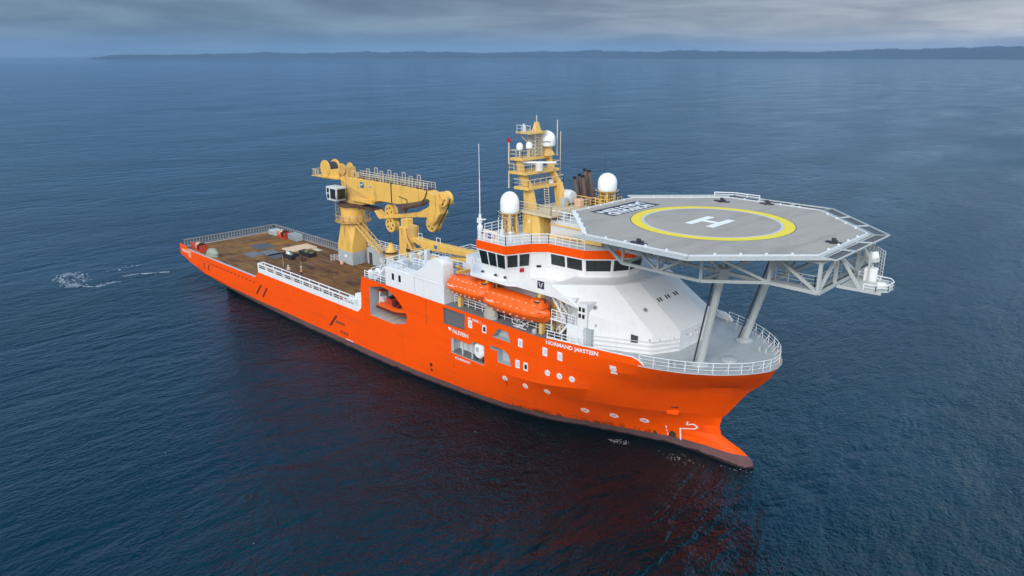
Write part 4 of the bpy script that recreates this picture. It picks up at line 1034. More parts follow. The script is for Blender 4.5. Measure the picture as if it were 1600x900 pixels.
# walkway at the forward end with lamps
wk = MB(); wk.poly_z([(126.6, -2.4), (129.6, -1.9), (130.4, -1.0), (130.4, .4), (129.8, 1.4), (126.6, 1.9)], 22.4, 22.5); wko = wk.build('forward_walkway', M['truss'], hd)
MB().rail([(128.6, -2.0, 22.5), (129.6, -1.85, 22.5), (130.35, -1.0, 22.5), (130.35, .4, 22.5), (129.8, 1.35, 22.5), (126.8, 1.85, 22.5)], .55, 2, 1.2, .03).build('railing', M['white_rail'], wko)
mb = MB(); mb.box(121.9, 126.4, -6.3, -5.3, 22.72, 22.82); mb.box(121.9, 126.4, 5.3, 6.3, 22.72, 22.82); mb.box(125.6, 126.3, -5.3, 5.3, 22.72, 22.82); mb.build('inspection_walkway', M['grey'], hd)
MB().rail([(122, -5.3, 22.82), (125.6, -5.3, 22.82), (125.6, 5.3, 22.82)], 1.0, 3, 1.2, .03).build('railing', M['truss'], hd)
MB().rail([(126.9, 4.6, 22.5), (128.6, 2.6, 22.5)], 2.6, 8, .5, .03).build('ladder_cage', M['truss'], hd)
mb = MB(); mb.bar((128.0, .6, 22.5), (128.0, .6, 25.4), .16); mb.build('lamp_post', M['truss'], hd)
MB().obox((127.9, 1.6, 22.9), (1.1, .9, 1.5), Matrix.Rotation(.2, 3, 'Z')).build('floodlight', M['white'], hd, bevel=.06)
MB().obox((127.9, 1.9, 24.6), (.8, .8, .8), Matrix.Rotation(.7, 3, 'X') @ Matrix.Rotation(.4, 3, 'Z')).build('floodlight', M['white'], hd, bevel=.1)
MB().obox((129.6, -.6, 22.8), (.8, .7, .5), Matrix.Rotation(.4, 3, 'Z')).build('floodlight', M['white'], hd, bevel=.08)

# ---- main mast
mast = MB(); mast.loft([[(88.7, -3.6, 21.5), (91.8, -3.6, 21.5), (91.8, .6, 21.5), (88.7, .6, 21.5)], [(88.7, -3.6, 24.0), (91.3, -3.6, 24.0), (91.3, .6, 24.0), (88.7, .6, 24.0)]])
mo = mast.build('mast', M['mast'], ship, smooth=10, bevel=.05)
MB().box(89.5, 90.2, -3.66, -3.6, 21.6, 23.5).build('door', M['mast'], mo); MB().box(89.75, 90.0, -3.7, -3.6, 22.85, 23.2).build('door_window', M['cream'], mo)
MB().box(88.2, 93.6, -3.9, 7.4, 24.0, 24.25).build('mast_house_top', M['beige'], mo)
MB().box(90.2, 93.0, .9, 6.8, 21.53, 23.98).build('mast_house', M['lightgrey'], mo)
MB().rail([(88.3, -3.8, 24.25), (93.5, -3.8, 24.25), (93.5, 7.3, 24.25)], 1.1, 3, .9, .03).build('railing', M['beige'], mo)
def leg(pts, mat='mast'):
    mb = MB()
    rings = []
    for x, y, z, a, b in pts: rings.append([(x - a, y - b, z), (x + a, y - b, z), (x + a, y + b, z), (x - a, y + b, z)])
    return mb.loft(rings).build('mast_leg', M[mat], mo, smooth=10)
leg([(88.9, -2.3, 24.2, .85, .3), (88.4, -2.3, 26.9, .62, .26), (87.2, -2.3, 28.7, .42, .24), (86.95, -2.3, 30.3, .42, .24)])
leg([(90.1, 2.25, 24.2, .85, .3), (89.3, 2.25, 26.9, .55, .26), (88.25, 2.25, 28.4, .4, .24), (87.5, 2.25, 30.4, .4, .24)])
def platform(z, x0, x1, y0, y1):
    p = MB().poly_z([(x0, y0), (x1, y0 + .25), (x1, y1 - .25), (x0, y1)], z - .35, z).build('mast_platform', M['mast'], mo, bevel=.05)
    MB().rail([(x0, y0, z), (x1, y0 + .25, z), (x1, y1 - .25, z), (x0, y1, z)], .9, 2, 1.0, .025, closed=True).build('railing', M['beige'], p)
platform(27.0, 87.2, 89.4, -3.6, 3.4); platform(28.75, 86.2, 88.9, -3.5, 3.2); platform(30.35, 86.2, 88.0, -3.2, 2.9)
lt = MB()
for x in (86.9, 88.1):
    for y in (-.75, .45): lt.bar((x, y, 30.3), (x, y, 33.3), .09)
for k in range(7):
    z = 30.6 + k * .42
    for a, b in (((86.9, -.75), (88.1, -.75)), ((86.9, .45), (88.1, .45)), ((86.9, -.75), (86.9, .45)), ((88.1, -.75), (88.1, .45))): lt.bar((*a, z), (*b, z), .06); lt.bar((*a, z), (*b, z + .42), .05)
lt.build('lattice_tower', M['beige'], mo)
tp = MB(); tp.box(86.2, 88.6, -2.2, .9, 33.2, 33.38); tp.bar((86.6, -2.0, 33.2), (87.0, -.8, 31.9), .1); tp.loft([[(87.3, -.5, 33.38), (88.1, -.5, 33.38), (88.1, .3, 33.38), (87.3, .3, 33.38)], [(87.5, -.3, 34.5), (87.9, -.3, 34.5), (87.9, .1, 34.5), (87.5, .1, 34.5)]]); tp.build('top_platform', M['mast'], mo)
tp = MB(); tp.rail([(86.3, -2.1, 33.38), (88.5, -2.1, 33.38)], .8, 2, .7, .025); tp.bar((87.7, -.1, 34.5), (87.7, -.1, 35.3), .08); MB().lathe((86.8, -1.4, 33.38), [(.2, 0), (.2, .5), (.12, .9), (.01, .95)], 8).build('top_lamp', M['lightgrey'], mo); tp.build('top_lamps', M['lightgrey'], mo)
def dome(name, x, y, z, r, h, mat='radome', par=ship, flat=.75):
    pr = [(.01, 0), (r * .93, 0), (r, h * .08), (r, h * .45)] + [(r * math.cos(t), h * .45 + h * .55 * math.sin(t)) for t in [math.pi / 2 * i / 8 for i in range(1, 8)]] + [(.01, h)]
    return MB().lathe((x, y, z), pr, 28).build(name, M[mat], par, smooth=50)
d = dome('radome', 87.75, 1.75, 31.5, 1.08, 1.85, par=mo); mb = MB(); mb.loft([[(87.0, 1.0, 30.35), (88.5, 1.0, 30.35), (88.5, 2.5, 30.35), (87.0, 2.5, 30.35)], [(87.45, 1.45, 31.5), (88.05, 1.45, 31.5), (88.05, 2.05, 31.5), (87.45, 2.05, 31.5)]]); mb.build('radome_stand', M['mast'], d)
dk = MB()
for k in range(3):
    a = R(-48 + (k - 1) * 18); dk.obox((87.75 + 1.09 * math.cos(a), 1.75 + 1.09 * math.sin(a), 32.05 + .06 * (k == 1)), (.03, .3, .1), Matrix.Rotation(a, 3, 'Z'))
dk.build('radome_mark', M['boardblack'], d)
for x, y, z in ((86.4, -1.7, 31.2), (87.3, -.95, 31.35)):
    d = dome('radome', x, y, z, .42, .85, par=mo); MB().tube((x, y, 30.35), (x, y, z + .02), .1, 8).build('radome_stand', M['beige'], d)
MB().obox((88.9, -.9, 29.8), (.28, 4.2, .2), Matrix.Rotation(R(-45), 3, 'Z')).build('radar_scanner', M['white'], mo)
MB().box(88.6, 89.2, -1.2, -.6, 28.75, 29.69).build('radar_turret', M['white'], mo); MB().lathe((88.9, 1.4, 27.0), [(.3, 0), (.3, .4), (.01, .45)], 10).build('radar_turret', M['white'], mo)
for a, b, r in (((86.1, -3.3, 26.6), (86.1, -3.3, 32.2), .1), ((88.3, 3.1, 30.2), (88.3, 3.1, 34.6), .07), ((88.6, 3.4, 28), (88.6, 3.4, 33.2), .05)): MB().tube(a, b, r, 6).build('mast_pole', M['beige'], mo)
MB().box(85.95, 86.25, -3.45, -3.15, 32.2, 32.7).build('mast_lamp', M['crimson'], mo)
mb = MB()
for x in (89.6, 90.3): mb.bar((x, -.4, 24.2), (x - .3, -.4, 27.0), .06)
for k in range(9): mb.bar((89.6 - k * .03, -.4, 24.4 + k * .3), (90.3 - k * .03, -.4, 24.4 + k * .3), .05)
mb.build('mast_ladder', M['beige'], mo)
# big radomes and what carries them
def big_radome(x, y, zb, z, r, h):
    d = dome('radome', x, y, z, r, h)
    mb = MB(); mb.lathe((x, y, z), [(.01, -.45), (r * .5, -.45), (r * .95, -.02), (.01, -.01)], 20)
    for k in range(5): a = 2 * math.pi * k / 5 + .4; mb.bar((x + r * .85 * math.cos(a), y + r * .85 * math.sin(a), zb), (x + r * .75 * math.cos(a), y + r * .75 * math.sin(a), z - .2), .2)
    for k in range(3): a = 2 * math.pi * k / 3; mb.bar((x + r * .85 * math.cos(a), y + r * .85 * math.sin(a), zb), (x - r * .6 * math.cos(a + .6), y - r * .6 * math.sin(a + .6), z - .4), .09)
    mb.tube((x, y, zb), (x, y, z - .3), .28, 10); mb.build('radome_stand', M['mast'], d)
    MB().rail([(x + 1.25 * r * math.cos(t), y + 1.25 * r * math.sin(t), z - .95) for t in [2 * math.pi * k / 8 for k in range(8)]], .95, 2, 1.2, .025, closed=True).build('railing', M['beige'], d)
    return d
big_radome(88.0, -5.1, 21.53, 24.2, 1.15, 2.45); d2 = big_radome(94.1, 6.1, 23.6, 26.15, 1.2, 2.15)
MB().box(92.6, 96.6, 4.5, 7.6, 23.4, 23.6).build('radome_platform', M['beige'], d2)
MB().tube((93.0, 7.0, 26), (93.0, 7.0, 30.6), .03, 5).build('whip_antenna', M['dark'], ship)
# exhaust pipes
for b, t in (((90.4, 5.0, 24.2), (89.9, 4.8, 27.2)), ((90.1, 6.2, 24.0), (89.7, 6.0, 27.4)), ((91.5, 5.2, 24.0), (91.1, 5.0, 27.5)), ((91.1, 6.4, 24.0), (90.4, 6.2, 28.1)), ((91.6, 6.8, 24.0), (90.8, 6.6, 27.95))):
    o = MB().tube(b, t, .27, 12, .25).build('exhaust_pipe', M['pipe'], ship)
    tt, bb = Vector(t), Vector(b); MB().tube(tt, tt + (tt - bb).normalized() * .35, .24, 12, .22).build('pipe_tip', M['soot'], o)
MB().box(89.4, 93.0, 4.2, 7.3, 24.26, 24.9).build('funnel_base', M['rust'], ship)
MB().rail([(89.4, 4.0, 24.26), (95.5, 4.0, 24.26), (95.5, 7.3, 24.26)], 1.1, 3, .8, .035).build('funnel_railing', M['mast'], ship)
MB().poly_z([(93.6, 1.4), (97.2, 1.4), (97.2, 7.4), (93.6, 7.4)], 24.05, 24.2).build('aft_platform', M['beige'], ship)
MB().lathe((90.3, 3.0, 25.3), [(.01, -.9), (.75, -.85), (.85, -.4), (.85, .4), (.75, .85), (.01, .9)], 14, 'x').build('vent_hood', M['lightgrey'], ship)
MB().box(91.7, 92.6, 2.6, 3.5, 24.26, 25.2).build('vent_box', M['peach'], ship, bevel=.05); MB().box(90.6, 91.2, 1.2, 2.0, 24.26, 25.4).build('vent_box', M['grey'], ship, bevel=.05)

# ---- main crane over the cargo deck (its column is the part, the rest are sub-parts)
CX, CY = 34.7, 8.05
q0 = [(32.4, 5.75), (36.95, 5.75), (36.95, 10.4), (32.4, 10.4)]
def octr(z, h, c): return [(CX + a * h, CY + b * h, z) for a, b in ((-1 + c, -1), (1 - c, -1), (1, -1 + c), (1, 1 - c), (1 - c, 1), (-1 + c, 1), (-1, 1 - c), (-1, -1 + c))]
mc = MB().loft([octr(7.6, 2.28, .02), octr(8.6, 2.28, .04), octr(13.1, 2.1, .60)]).build('main_crane', M['yellow'], ship, smooth=12)
MB().loft([octr(5.24, 2.3, .02), octr(7.62, 2.3, .02)]).build('crane_base', M['grey'], mc, smooth=12)
MB().box(37.0, 37.07, 7.6, 8.5, 5.3, 7.0).build('door', M['grey'], mc); MB().box(37.0, 37.06, 9.2, 10.1, 6.3, 7.3).build('door', M['dark'], mc); MB().box(34.6, 35.3, 5.7, 5.76, 6.5, 6.95).build('plate', M['mark'], mc)
MB().lathe((CX, CY, 13.1), [(.01, 0), (3.4, 0), (3.4, .14), (.01, .14)], 24).build('ring_platform', M['yellow_dirty'], mc)
MB().rail([(CX + 3.3 * math.cos(t), CY + 3.3 * math.sin(t), 13.24) for t in [2 * math.pi * k / 16 for k in range(16)]], 1.1, 3, 1.0, .03, closed=True).build('railing', M['beige'], mc)
MB().lathe((CX, CY, 13.24), [(2.25, 0), (2.25, 2.3), (2.4, 2.35), (2.4, 2.6), (.01, 2.6)], 28).build('crane_column', M['yellow'], mc)
MB().lathe((CX, CY, 15.84), [(2.6, 0), (2.6, .5), (.01, .52)], 28).build('slewing_ring', M['rust'], mc)
hs = MB(); hs.poly_y([(32.6, 16.36), (37.9, 16.36), (42.4, 17.3), (42.6, 18.2), (37.6, 19.0), (35.0, 20.4), (32.4, 20.4)], 7.35, 9.4); hs.build('slewing_house', M['yellow_dirty'], mc, bevel=.05)
MB().poly_y([(36.4, 17.1), (42.7, 17.2), (42.6, 18.1), (36.4, 17.75)], 6.75, 7.34).build('luffing_housing', M['yellow'], mc, bevel=.05)
mb = MB()
for k in range(7): mb.box(36.6 + k * .8, 37.0 + k * .8, 6.8, 7.4, 15.9 + .1 * (k % 2), 16.5)
mb.box(36.4, 42.3, 6.9, 9.2, 16.05, 16.3); mb.build('machinery', M['rust'], mc)
cb = MB().loft([[(31.3, 4.9, 16.9), (34.2, 4.9, 16.9), (34.2, 7.0, 16.9), (31.3, 7.0, 16.9)], [(31.2, 4.8, 18.0), (34.5, 4.8, 18.0), (34.5, 7.0, 18.0), (31.2, 7.0, 18.0)], [(31.2, 4.9, 19.4), (34.5, 4.9, 19.4), (34.5, 7.0, 19.4), (31.2, 7.0, 19.4)]]).build('crane_cabin', M['lightgrey'], mc, smooth=10, bevel=.05)
for x0, x1, z0, z1 in ((31.6, 32.2, 17.3, 18.1), (31.6, 32.2, 18.3, 19.1), (32.7, 34.3, 17.3, 19.1)): MB().add([(x0, 4.76, z0), (x1, 4.76, z0), (x1, 4.78, z1), (x0, 4.78, z1), (x0, 5.0, z0), (x1, 5.0, z0), (x1, 5.0, z1), (x0, 5.0, z1)], [(0, 1, 2, 3), (7, 6, 5, 4), (0, 4, 5, 1), (1, 5, 6, 2), (2, 6, 7, 3), (3, 7, 4, 0)]).build('cabin_window', M['glass'], mc)
MB().box(34.4, 34.56, 5.1, 6.8, 17.3, 19.1).build('cabin_window', M['glass'], mc)
MB().box(29.6, 32.4, 6.0, 8.6, 16.5, 16.62).build('cabin_platform', M['beige'], mc); MB().rail([(32.2, 6.1, 16.62), (29.7, 6.1, 16.62), (29.7, 8.5, 16.62)], 1.05, 3, .8, .03).build('railing', M['beige'], mc)
bo = MB().poly_y([(32.6, 20.45), (33.0, 21.05), (36.0, 21.22), (49.8, 21.42), (57.6, 21.35), (58.6, 20.6), (56.4, 19.65), (52.0, 18.6), (49.5, 18.15), (44.7, 18.05), (42.8, 17.7), (37.2, 18.9)], 7.15, 8.95).build('boom', M['yellow'], mc, smooth=10, bevel=.07)
ap = MB(); ap.poly_y([(23.9, 20.3), (32.7, 20.55), (32.7, 20.85), (23.9, 20.48)], 6.5, 9.6); ap.poly_y([(26.6, 20.0), (34.0, 20.5), (34.0, 21.0), (26.6, 20.4)], 7.1, 8.9); ap.build('counter_platform', M['yellow'], mc)
MB().rail([(26, 6.6, 20.5), (23.95, 6.6, 20.45), (23.95, 9.5, 20.45), (26, 9.5, 20.5)], 1.15, 3, .8, .035).build('railing', M['beige'], mc)
MB().lathe((28.1, 7.0, 22.05), [(.01, -.12), (1.55, -.12), (1.55, .12), (.01, .12)], 24, 'y').build('winch_flange', M['yellow'], mc)
MB().lathe((28.1, 7.12, 22.05), [(.9, 0), (1.15, .1), (1.15, 1.9), (.9, 2.0), (.01, 2.0)], 20, 'y').build('winch_drum', M['wire'], mc)
MB().lathe((28.1, 9.2, 22.05), [(.01, -.12), (1.55, -.12), (1.55, .12), (.01, .12)], 24, 'y').build('winch_flange', M['yellow'], mc)
MB().poly_y([(28.9, 20.6), (32.6, 20.7), (32.6, 22.25), (28.9, 21.95)], 6.95, 9.3).build('winch_housing', M['yellow'], mc, bevel=.05)
mb = MB(); mb.lathe((33.7, 7.0, 22.5), [(.01, -.1), (1.05, -.1), (1.05, .1), (.6, .12), (.6, 1.6), (1.05, 1.62), (1.05, 1.8), (.01, 1.82)], 18, 'y'); mb.box(33.0, 35.2, 7.2, 8.9, 21.0, 22.9); mb.build('winch_drum', M['yellow_dirty'], mc)
mb = MB(); mb.lathe((36.6, 7.4, 21.9), [(.01, -.15), (.75, -.15), (.75, .15), (.01, .15)], 14, 'y'); mb.lathe((37.6, 7.4, 21.75), [(.01, -.15), (.6, -.15), (.6, .15), (.01, .15)], 14, 'y'); mb.build('rope_pulley', M['yellow_dirty'], mc)
MB().rail([(36.5, 7.2, 21.25), (57.5, 7.2, 21.42)], 1.1, 3, 1.0, .03).build('boom_railing', M['beige'], mc); MB().rail([(36.5, 8.9, 21.25), (57.5, 8.9, 21.42)], 1.1, 3, 1.0, .03).build('boom_railing', M['beige'], mc)
mb = MB()
for x in (41.0, 44.9, 48.9, 52.9):
    for y in (7.2, 8.9): mb.bar((x, y, 21.2), (x, y, 23.3), .09); mb.bar((x + .8, y, 21.2), (x + .8, y, 23.3), .09); mb.bar((x, y, 23.3), (x + .8, y, 23.3), .09)
mb.build('boom_hoops', M['beige'], mc)
mb = MB()
for k in range(11): mb.box(37 + k * 1.9, 38.1 + k * 1.9, 7.4, 8.7, 21.25, 21.55)
mb.build('boom_walkway', M['rust'], mc)
mb = MB(); mb.box(47.8, 48.05, 7.08, 9.02, 18.1, 21.45); mb.build('hose', M['rust'], mc); mb = MB(); mb.path([(50.0, 7.08, 19.6), (52.2, 7.08, 19.3), (52.2, 7.08, 18.5)], .07); mb.build('hose', M['rust'], mc); mb = MB(); mb.path([(57.5, 7.05, 21.4), (57.0, 7.0, 20.2), (56.0, 7.0, 19.4), (51.5, 6.9, 18.4)], .09); mb.build('hose', M['rust'], mc)
em = MB().box(38.9, 40.0, 7.08, 7.16, 19.75, 20.75).build('emblem', M['teal'], mc)
em = MB().add([(38.95, 7.07, 20.1), (39.95, 7.07, 20.5), (39.95, 7.07, 20.62), (38.95, 7.07, 20.25)], [(0, 1, 2, 3)]).build('emblem_stripe', M['mark'], mc)
pts, fs = text_fit('HM', 1.9, .5, .02); MB().add([(40.4 + u, 7.14, 20.0 + v) for u, v in pts], fs).build('boom_lettering', M['beige'], mc)
jb = MB().poly_y([(42.4, 16.0), (42.7, 16.15), (44.0, 15.35), (51.3, 16.75), (55.0, 17.6), (57.9, 19.0), (58.6, 19.2), (58.4, 17.1), (55, 16.7), (51.3, 16.1), (43.9, 14.75), (43.4, 14.95)], 7.3, 8.8).build('jib', M['yellow'], mc, smooth=10, bevel=.06)
MB().poly_y([(57.6, 21.3), (59.0, 21.0), (60.8, 21.4), (61.6, 20.6), (60.9, 19.6), (60.2, 19.6), (60.4, 18.0), (58.9, 16.0), (57.6, 16.2), (57.0, 17.5), (57.9, 19.2), (57.4, 20.4)], 7.1, 9.0).build('knuckle', M['yellow'], mc, smooth=10, bevel=.06)
def sheave(x, z, r, y=8.05, w=.5, mat='yellow'):
    o = MB().lathe((x, y, z), [(.01, -w), (r, -w), (r, -w * .6), (r * .9, -w * .5), (r * .9, w * .5), (r, w * .6), (r, w), (.01, w)], 26, 'y').build('sheave', M[mat], mc, smooth=35)
    mb = MB()
    for k in range(5):
        a = 2 * math.pi * k / 5; mb.tube((x + r * .55 * math.cos(a), y - w - .02, z + r * .55 * math.sin(a)), (x + r * .55 * math.cos(a), y - w + .05, z + r * .55 * math.sin(a)), r * .16, 8)
    mb.build('sheave_holes', M['rust'], mc)
sheave(46.6, 14.15, 1.35); sheave(46.0, 16.3, 1.25, 8.4); sheave(57.8, 15.95, 1.3, 8.05, .6); sheave(60.75, 20.4, 1.25, 8.05, .7)
mb = MB(); mb.tube((51.4, 7.0, 17.9), (56.5, 7.0, 19.25), .42, 10); mb.tube((56.3, 7.0, 19.2), (58.0, 7.0, 19.9), .22, 8); mb.lathe((51.3, 7.0, 17.75), [(.01, -.2), (.8, -.2), (.8, .2), (.01, .2)], 14, 'y'); mb.build('hydraulic_ram', M['rust'], mc)
mb = MB(); mb.path([(62.0, 8.0, 20.6), (61.6, 8.0, 19.3), (59.1, 8.0, 15.8)], .09); mb.path([(57.0, 8.0, 14.9), (50.2, 8.0, 15.6), (47.8, 8.0, 15.0)], .08); mb.path([(45.25, 8.05, 14.1), (45.7, 8.05, 10.6)], .09); mb.build('wire_rope', M['wire'], mc)
mb = MB(); mb.lathe((45.75, 8.05, 8.55), [(.01, -.75), (.95, -.75), (1.12, -.4), (1.12, .55), (.55, 1.55), (.28, 2.1), (.01, 2.15)], 16); mb.build('hook_block', M['yellow'], mc)
MB().lathe((45.75, 8.05, 9.0), [(.3, -.1), (1.42, -.1), (1.42, .12), (.3, .14)], 12).build('hook_guard', M['rust'], mc)
mb = MB()
for a, b in (((36.9, 6.6, 12.9), (43.3, 7.4, 8.4)), ((36.9, 7.6, 12.9), (43.3, 8.4, 8.4))):
    mb.bar(a, b, .12, .3); mb.bar(Vector(a) + Vector((0, 0, 1)), Vector(b) + Vector((0, 0, 1)), .08)
    for k in range(7): p = Vector(a).lerp(Vector(b), k / 6); mb.bar(p, p + Vector((0, 0, 1)), .06)
for k in range(22): p = Vector((36.9, 7.1, 12.9)).lerp(Vector((43.3, 7.9, 8.4)), k / 21); mb.box(p.x - .14, p.x + .14, p.y - .5, p.y + .5, p.z - .03, p.z + .03)
mb.build('crane_stairs', M['mast'], mc)
mb = MB()
for y in (5.3, 4.6): mb.bar((31.6, y, 5.24), (31.6, y, 6.5), .07)
for k in range(4): mb.bar((31.6, 4.6, 5.5 + k * .3), (31.6, 5.6, 5.5 + k * .3), .06); mb.bar((31.6, 5.6, 5.5 + k * .3), (33.2, 5.6, 5.5 + k * .3), .06)
mb.build('base_railing', M['white_rail'], mc)
MB().tube((31.0, 9.8, 13.2), (31.0, 9.8, 16.4), .06, 6).build('ladder_pole', M['beige'], mc)
mb = MB()
for k in range(12): mb.bar((31.2, 6.6, 13.3 + k * .27), (31.2, 7.3, 13.3 + k * .27), .05)
for y in (6.6, 7.3): mb.bar((31.2, y, 13.2), (31.2, y, 16.6), .06)
mb.build('column_ladder', M['beige'], mc)

# ---- small knuckle crane behind the white deckhouse
dc = MB().lathe((61.9, .8, 5.24), [(1.2, 0), (1.2, 7.7), (1.3, 7.75), (1.3, 8.05), (.01, 8.1)], 24).build('deck_crane', M['yellow'], ship)
dcb = MB(); dcb.poly_y([(58.7, 12.3), (60.5, 12.3), (60.7, 15.0), (60.5, 17.0), (58.9, 17.0)], .1, 1.5); dcb.poly_y([(59.3, 16.8), (60.9, 16.8), (60.9, 18.35), (59.3, 18.2)], .2, 1.4); dcb.build('crane_post', M['yellow'], dc, bevel=.08)
MB().poly_y([(60.6, 17.5), (62.3, 17.4), (62.5, 15.2), (61.9, 14.6), (60.8, 14.9)], .3, 1.3).build('crane_post', M['yellow_dirty'], dc, bevel=.06)
mb = MB(); mb.tube((60.3, .8, 16.6), (61.6, .8, 13.6), .35, 10); mb.tube((60.8, -.1, 15.6), (62.3, -.1, 13.7), .22, 8); mb.lathe((61.7, .3, 13.6), [(.01, -.5), (.6, -.5), (.6, .5), (.01, .5)], 12, 'y'); mb.build('hydraulic_ram', M['yellow_dirty'], dc)
mb = MB(); mb.box(60.9, 62.4, -.2, .2, 13.3, 13.9); mb.build('swivel', M['rust'], dc)
MB().poly_y([(61.6, 15.5), (62.4, 15.75), (64.9, 15.6), (74.8, 15.75), (75.6, 15.6), (75.4, 14.95), (74.3, 14.9), (66.0, 14.4), (64.7, 14.3), (62.2, 15.1)], .2, 1.4).build('boom', M['yellow'], dc, smooth=10, bevel=.06)
MB().poly_y([(63.3, 12.95), (64.4, 13.05), (75.3, 14.85), (75.3, 14.2), (63.5, 12.3)], .3, 1.3).build('jib', M['yellow'], dc, smooth=10, bevel=.06)
MB().poly_y([(74.2, 15.4), (75.5, 15.55), (75.5, 14.0), (74.9, 13.5), (74.3, 13.6)], .15, 1.45).build('knuckle', M['yellow'], dc, smooth=10, bevel=.06)
MB().tube((62.4, .2, 13.8), (65.6, .2, 14.6), .25, 10).build('hydraulic_ram', M['yellow_dirty'], dc)
mb = MB()
for x, z in ((63.4, 15.6), (67.6, 15.6)):
    for q in (0, .9): mb.bar((x + q, .3, z), (x + q, .3, z + 1.0), .06)
    mb.bar((x, .3, z + 1), (x + .9, .3, z + 1), .06)
mb.build('boom_hoops', M['white_rail'], dc)
MB().box(67.2, 67.8, .13, .2, 14.9, 15.4).build('emblem', M['teal'], dc)
MB().rail([(64.6, 2.0, 12.08), (82, 2.0, 12.08)], 2.2, 4, 1.4, .035).build('crane_railing', M['white_rail'], ship)

# ---- lifeboats in their davits (things that hang beside the ship)
def lifeboat(x0, x1, yc, z0, ztop, label):
    L = x1 - x0; xm = (x0 + x1) / 2; o = thing('lifeboat', label, 'lifeboat', (xm, yc, z0), 'enclosed lifeboats on the starboard side')
    H = ztop - z0; B = 1.5
    def ring(t, b, zb, zk, zt, top_b):
        x = x0 + t * L
        h = [(0, zb), (b * .55, zb + .12 * H), (b * .9, zb + .32 * H), (b, zk), (b * .98, zk + .06 * H), (top_b, zt - .16 * H), (top_b * .82, zt - .04 * H), (top_b * .4, zt)]
        pts = h + [(-a, c) for a, c in reversed(h[1:])]
        return [(x, yc + a, c) for a, c in pts]
    # hull + canopy in one shell, narrowing to the bow (right)
    zk = z0 + .46 * H
    prof = [(0.0, .35, z0 + .30 * H, zk + .05, z0 + .80 * H, .3), (.012, .85, z0 + .2 * H, zk, z0 + .86 * H, .74), (.05, 1.25, z0 + .1 * H, zk, z0 + .92 * H, 1.05), (.15, 1.45, z0 + .03 * H, zk, z0 + .95 * H, 1.2), (.35, 1.5, z0, zk, z0 + .96 * H, 1.22), (.6, 1.5, z0, zk, z0 + .94 * H, 1.2), (.75, 1.4, z0 + .03 * H, zk + .02, z0 + .88 * H, 1.05), (.88, 1.05, z0 + .12 * H, zk + .08, z0 + .76 * H, .75), (.96, .6, z0 + .24 * H, zk + .14, z0 + .66 * H, .4), (1.0, .12, z0 + .38 * H, zk + .2, z0 + .6 * H, .1)]
    MB().loft([ring(*p) for p in prof]).build('shell', M['lifeboat'], o, smooth=45)
    def strip(za, w, b):
        mb = MB(); P = [(t, bb) for t, bb in ((.02, .95), (.05, 1.3), (.15, 1.5), (.35, 1.56), (.6, 1.56), (.75, 1.46), (.88, 1.1), (.96, .66))]
        for (t, b1), (u, b2) in zip(P, P[1:]):
            for s in (-1, 1): mb.bar((x0 + t * L, yc + s * b1 * b, za), (x0 + u * L, yc + s * b2 * b, za), w, w)
        return mb
    strip(zk + .02, .12, 1.0).build('rubbing_strake', M['lifeboat'], o)
    n = 8
    for row, zz, bb in ((0, z0 + .30 * H, -1.40), (1, z0 + .62 * H, -1.36), (2, z0 + .88 * H, -1.03)):
        mb = MB()
        for k in range(n):
            t = .1 + .72 * k / (n - 1); f = 1 - max(0, t - .66) * 1.3
            mb.obox((x0 + t * L, yc + bb * f - .05, zz - (.05 * H if t > .8 else 0)), (.26, .1, .09), Matrix.Identity(3))
        mb.build('reflective_tape', M['tape'], o)['kind'] = 'stuff'
    mb = MB(); mb.obox((x0 + .17 * L, yc - 1.39, z0 + .56 * H), (1.3, .06, .16), Matrix.Identity(3)); mb.build('name_plate', M['tape'], o)
    ct = MB(); xc = x0 + .83 * L
    ct.loft([[(xc + a * 1.05, yc + b * .85, z0 + .74 * H) for a, b in ((-1, -1), (.8, -1), (1, -.6), (1, .6), (.8, 1), (-1, 1))], [(xc + a * .8 - .1, yc + b * .65, z0 + 1.02 * H) for a, b in ((-1, -1), (.8, -1), (1, -.6), (1, .6), (.8, 1), (-1, 1))]])
    co = ct.build('conning_tower', M['lifeboat'], o, bevel=.05)
    MB().lathe((xc + .2, yc - .6, z0 + .98 * H), [(.01, 0), (.42, 0), (.42, .08), (.01, .1)], 14).build('hatch', M['dark'], co)
    MB().lathe((xc + .2, yc - .6, z0 + .985 * H), [(.25, .09), (.25, .14), (.01, .15)], 14).build('hatch_ring', M['yellow'], co)
    for t in (.1, .9):
        mb = MB(); x = x0 + t * L; mb.box(x - .12, x + .12, yc - .1, yc + .1, z0 + .7 * H, z0 + 1.12 * H); mb.build('lifting_hook', M['rust'], o)
    return o
lifeboat(81.9, 89.4, -9.15, 13.35, 16.2, 'shorter orange lifeboat beside the white swept casing, behind the longer one')
lifeboat(88.7, 98.7, -9.5, 13.05, 16.05, 'longer orange lifeboat nearer the bow, a dark round hatch on its front end')
def davit(x):
    mb = MB(); mb.bar((x, -7.3, 12.07), (x, -7.3, 16.6), .45, .5); mb.bar((x, -7.3, 16.4), (x, -10.0, 16.65), .35, .4); mb.bar((x, -9.4, 12.07), (x, -9.4, 13.3), .6, .5); mb.bar((x, -7.3, 13.0), (x, -9.4, 12.9), .3)
    return mb.build('davit', M['mast'], ship, bevel=.04)
for x in (83.6, 88.9, 97.3): davit(x)
mb = MB(); mb.path([(81.9, -8.0, 16.2), (82.0, -8.6, 16.9), (83.0, -8.8, 16.9), (83.2, -8.2, 16.2)], .16); mb.build('davit_arm', M['yellow_dirty'], ship)
